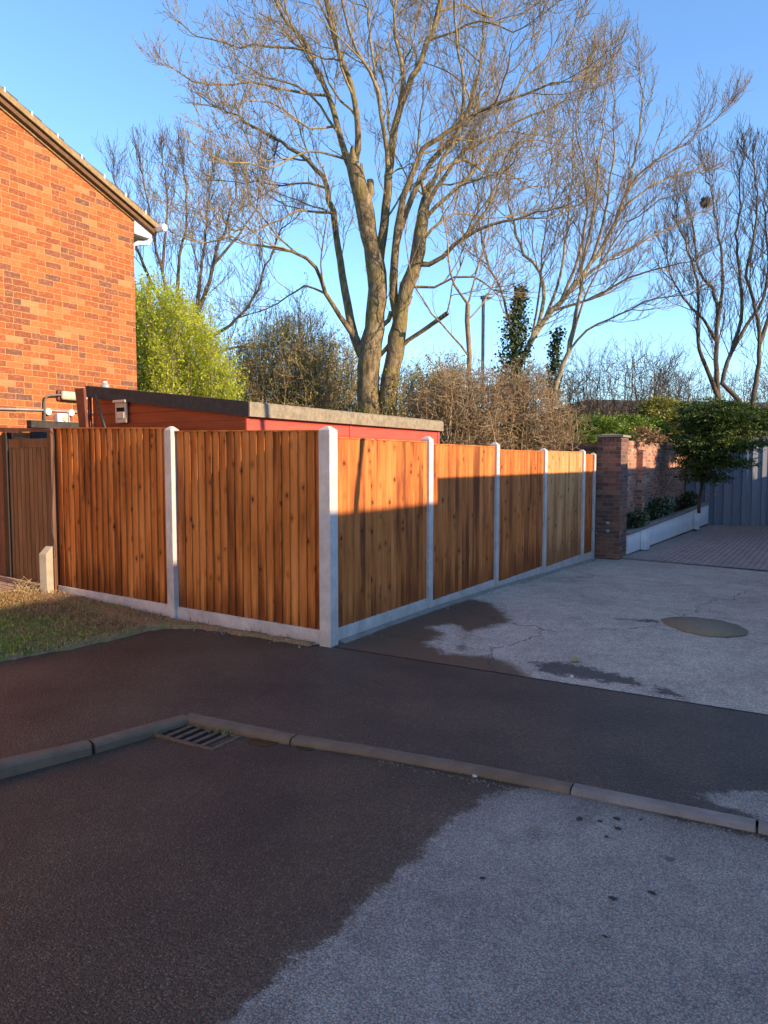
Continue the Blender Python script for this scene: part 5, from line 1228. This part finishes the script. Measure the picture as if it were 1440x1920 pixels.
# planter plants
def low_plant(label, px_, D, rx, rz2, n, seed):
    c = onb(px_[0], px_[1], -0.35); r_ = np.random.default_rng(seed)
    d = r_.normal(size=(n, 3)); d /= np.linalg.norm(d, axis=1, keepdims=True); C = c + d * np.array([rx, 0.16, rz2]) * r_.uniform(0.5, 1, (n, 1)); C = C[C[:, 1] > -0.62]
    root = empty('trailing_plant', (c[0], c[1], c[2] - rz2), 0, label, 'plant', 'trailing plants in the planter')
    leaf_cloud('leaves', C, 0.07, 'leaf_variegated', root, seed, 0.6)
    W = Wood()
    for k in range(14):
        e_ = C[r_.integers(0, len(C))]; b_ = c - np.array([0, 0, rz2]); W.add(np.array([b_, (b_ + e_) / 2 + r_.normal(size=3) * 0.03, e_]), np.array([0.006, 0.005, 0.003]), 3)
    W.build('stems', 'bark_dark', root)
low_plant('variegated trailing plant in the planter nearest the pier', (1195, 975), 0, 0.8, 0.16, 2600, 51)
low_plant('leafy variegated clump in the middle of the white planter', (1240, 950), 0, 1.5, 0.19, 4600, 52)
low_plant('variegated clump at the far end of the planter by the blue fence', (1292, 937), 0, 1.1, 0.19, 3200, 53)

# kerb weeds round the grate
def weeds(name, label, path, n, h, green, wd=0.006):
    r_ = rng; P = np.array([gz(x, y, -0.06)[:2] for x, y in path]); i = r_.integers(0, len(P) - 1, n); f = r_.uniform(size=n)[:, None]
    C = P[i] * (1 - f) + P[i + 1] * f + r_.normal(size=(n, 2)) * 0.018
    o = blades(name, C[:, 0], C[:, 1], roadz(C[:, 1]), h, wd, np.clip(green + r_.normal(size=n) * 0.2, 0, 1), flat=1.2); tag(o, label, 'weeds', kind='stuff')
weeds('weeds', 'green weeds in the gutter around the drain grate', [(283, 1383), (310, 1374), (335, 1364), (350, 1362), (385, 1369), (435, 1382)], 1700, 0.04, 0.8)
weeds('moss', 'thin brown moss and grit along the kerb foot', [(760, 1432), (880, 1460), (990, 1478), (1100, 1500), (1260, 1540), (1420, 1572)], 1500, 0.010, 0.55, 0.008)
# dead leaves / grit at the fence foot
r2 = np.random.default_rng(61)
def pebbles(name, label, pts, size, m, seed, kind='stuff', cat='stones'):
    r_ = np.random.default_rng(seed); mb = MB()
    for (x, y, z) in pts:
        s_ = size * r_.uniform(0.5, 1.3); k = 6; ring = []
        top = [(x + math.cos(a) * s_ * r_.uniform(0.35, 0.6), y + math.sin(a) * s_ * r_.uniform(0.35, 0.6)) for a in np.linspace(0, 5.2, k)]
        zz = z + s_ * 0.55; n0 = len(mb.v)
        bot = [(x + math.cos(a) * s_ * 0.7, y + math.sin(a) * s_ * 0.7) for a in np.linspace(0, 5.2, k)]
        mb.v += [(a, b, z - 0.003) for a, b in bot] + [(a, b, zz) for a, b in top]
        mb.f += [list(range(n0 + k, n0 + 2 * k))] + [[n0 + i, n0 + (i + 1) % k, n0 + k + (i + 1) % k, n0 + k + i] for i in range(k)]; mb.r += [0] * (k + 1); mb.r2 += [0] * (k + 1)
    o = mb.build(name, m, smooth=False); tag(o, label, cat, kind=kind); return o
pts = []
for k in range(420):
    b_ = r2.uniform(0.1, 2.6); a_ = -0.05 - abs(r2.normal()) * 0.07; pts.append((a_, b_, float(G(a_, b_)) + 0.012))
for k in range(160):
    a_ = r2.uniform(0.1, 8.6); b_ = -0.06 - abs(r2.normal()) * 0.06; pts.append((a_, b_, float(G(a_, b_)) + 0.006))
pebbles('gravel', 'loose grit and small stones along the foot of the fences', pts, 0.012, 'cap_concrete', 62)
pts = []
for k in range(230):
    i = r2.uniform(700, 1440); p = gz(i, 1424 + (i - 700) * 0.203 + abs(r2.normal()) * 5, -0.03); pts.append((p[0], p[1], float(roadz(p[1]))))
pebbles('grit', 'loose grit in the gutter along the dropped kerb', pts, 0.006, 'cap_concrete', 63)
for (x, y, z, s_, lab) in ((891, 1457, -0.03, 0.022, 'white pebble in the gutter beside the kerb'), (1073, 1269, 0.01, 0.03, 'scrap of white litter near the drive edge')):
    p = gz(x, y, z); pebbles('pebble', lab, [(p[0], p[1], z)], s_, 'pebble_pale', int(x), kind=None, cat='pebble')
p = gz(1079, 1239, 0.01); mb = MB(); mb.poly([(p[0] - 0.05, p[1], 0.014), (p[0], p[1] - 0.05, 0.03), (p[0] + 0.06, p[1] + 0.01, 0.016), (p[0] + 0.01, p[1] + 0.05, 0.026)], [[0, 1, 2, 3]])
sol = mb.build('fallen_leaf', 'leaf_yellow'); tag(sol, 'single yellow fallen leaf on the concrete drive', 'leaf')
m_simple('leaf_dark', (0.035, 0.03, 0.028), 0.7, 0.3)
random.seed(31)
leaf0 = None
LL = iter(['leftmost of the cluster just below the kerb', 'second from the left along the kerb cluster', 'upper one in the middle of the kerb cluster', 'rightmost of the cluster below the kerb', 'just under the middle of the kerb cluster', 'lowest of the cluster below the kerb', 'large one alone in mid road', 'alone at the right of mid road', 'nearest to the bottom of the picture', 'alone near the damp edge at left'])
for (x, y) in ((1087, 1537), (1126, 1541), (1156, 1536), (1201, 1538), (1160, 1555), (1138, 1571), (1150, 1686), (1222, 1676), (1134, 1758), (904, 1648)):
    p = gz(x, y, -0.024)
    if leaf0 is None:
        mb = MB(); k = 9; ring = [(math.cos(a) * 0.022 * random.uniform(0.6, 1.15), math.sin(a) * 0.013 * random.uniform(0.6, 1.15)) for a in np.linspace(0, 5.58, k)]
        mb.poly([(u_, v_, 0.003 + random.uniform(0, 0.003)) for u_, v_ in ring] + [(0, 0, 0.007)], [[i, (i + 1) % k, k] for i in range(k)]); leaf0 = mb.build('flattened_leaf', 'leaf_dark'); o = leaf0
    else:
        o = leaf0.copy(); COL.objects.link(o)
    o.location = (p[0], p[1], float(roadz(p[1]))); o.rotation_euler = (0, 0, random.uniform(0, 6)); sc__ = random.uniform(0.6, 1.3); o.scale = (sc__, sc__, 1)
    tag(o, 'dark flat leaf on the dry road, ' + next(LL), 'leaf', 'dark leaves scattered on the dry road')
# fillet of mortar along the right fence foot
mb = MB(); mb.hexa([(0.1, -0.09), (8.5, -0.09), (8.5, -0.023), (0.1, -0.023)], -0.3, [0.012, -0.165, -0.150, 0.03])
pz = MB()
prev = None
for a0, a1 in zip(np.linspace(0.12, 8.4, 30)[:-1], np.linspace(0.12, 8.4, 30)[1:]):
    g0, g1 = float(G(a0, -0.1)), float(G(a1, -0.1)); w0, w1 = 0.075, 0.075
    pz.hexa([(a0, -0.023 - w0), (a1, -0.023 - w1), (a1, -0.0235), (a0, -0.0235)], -0.35, [g0 + 0.008, g1 + 0.008, g1 + 0.028, g0 + 0.028])
tag(pz.build('mortar_fillet', 'coping_stone'), kind='structure')

# ------------------------------------------------------------------ far things
lp = at(905, 700, 32.0); lt = at(905, 560, 32.0)
ls = empty('street_lamp', (lp[0], lp[1], -0.2), 0, 'grey street lamp column between the sapling and the pale tree', 'lamp')
hgt = lt[2] + 0.2
mb = MB(); mb.tube([(0, 0, 0), (0, 0, 1.5), (0, 0, hgt)], [0.09, 0.075, 0.07], 10); mb.build('pole', 'pipe_grey', ls, smooth=True)
mb = MB(); c_ = (0, 0, hgt + 0.04); v = rt
mb.tube([tuple(-v * 0.12 + np.array(c_)), tuple(v * 0.1 + np.array(c_)), tuple(v * 0.36 + np.array(c_) + np.array([0, 0, -0.01]))], [0.07, 0.08, 0.03], 8); mb.build('lamp_head', 'pipe_grey', ls, smooth=True)
# low distant building
q0, q1 = at(1120, 747, 34.0), at(1500, 742, 36.0)
d_ = q1 - q0; Ld = math.hypot(d_[0], d_[1])
fb = empty('far_building', (q0[0], q0[1], -0.2), math.atan2(d_[1], d_[0]), 'long low dark-roofed building beyond the hedges', 'building')
mb = MB(); mb.box(0, Ld + 4, 0, 6, 0, q0[2] - 0.7); mb.build('wall', 'pier_brick', fb)
mb = MB(); mb.prism([(-0.3, q0[2] - 0.69), (6.3, q0[2] - 0.69), (6.3, q0[2] - 0.2), (0.6, q0[2] + 0.2), (-0.3, q0[2] - 0.2)], 'x', -0.2, Ld + 4.2); mb.build('roof', 'roof_tile', fb)
# background thickets: one mass of thin twigs
def thicket(label, prof, D, depth, stems, seed, m='bark_dark', S=None, name='distant_thicket', r0=0.03):
    o = shrub(name, label, 'thicket', prof, D, depth, stems, m, None, seed, 0.12, 0.3, 0.006, r0, S=S or [(0.24, 1.3, 58, 5, 3, 0.3), (0.17, 0.6, 52, 3, 3, 0.4)], wander=0.3)
    o['kind'] = 'stuff'
thicket('far mass of bare brown twigs filling the gap below the pale tree', [(1060, 690), (1120, 680), (1180, 665), (1240, 675), (1300, 690)], 24.0, 4, 60, 71)
thicket('far mass of bare brown twigs left of the tallest tree', [(420, 670), (500, 650), (580, 640), (680, 690), (760, 700)], 27.0, 4, 70, 72)
thicket('far mass of bare brown twigs behind the bare hedge', [(740, 700), (820, 690), (900, 700), (1000, 690), (1080, 680)], 26.0, 4, 70, 73)
thicket('far mass of bare twigs under the far right trees', [(1230, 710), (1300, 705), (1380, 700), (1480, 690)], 29.0, 4, 60, 74)
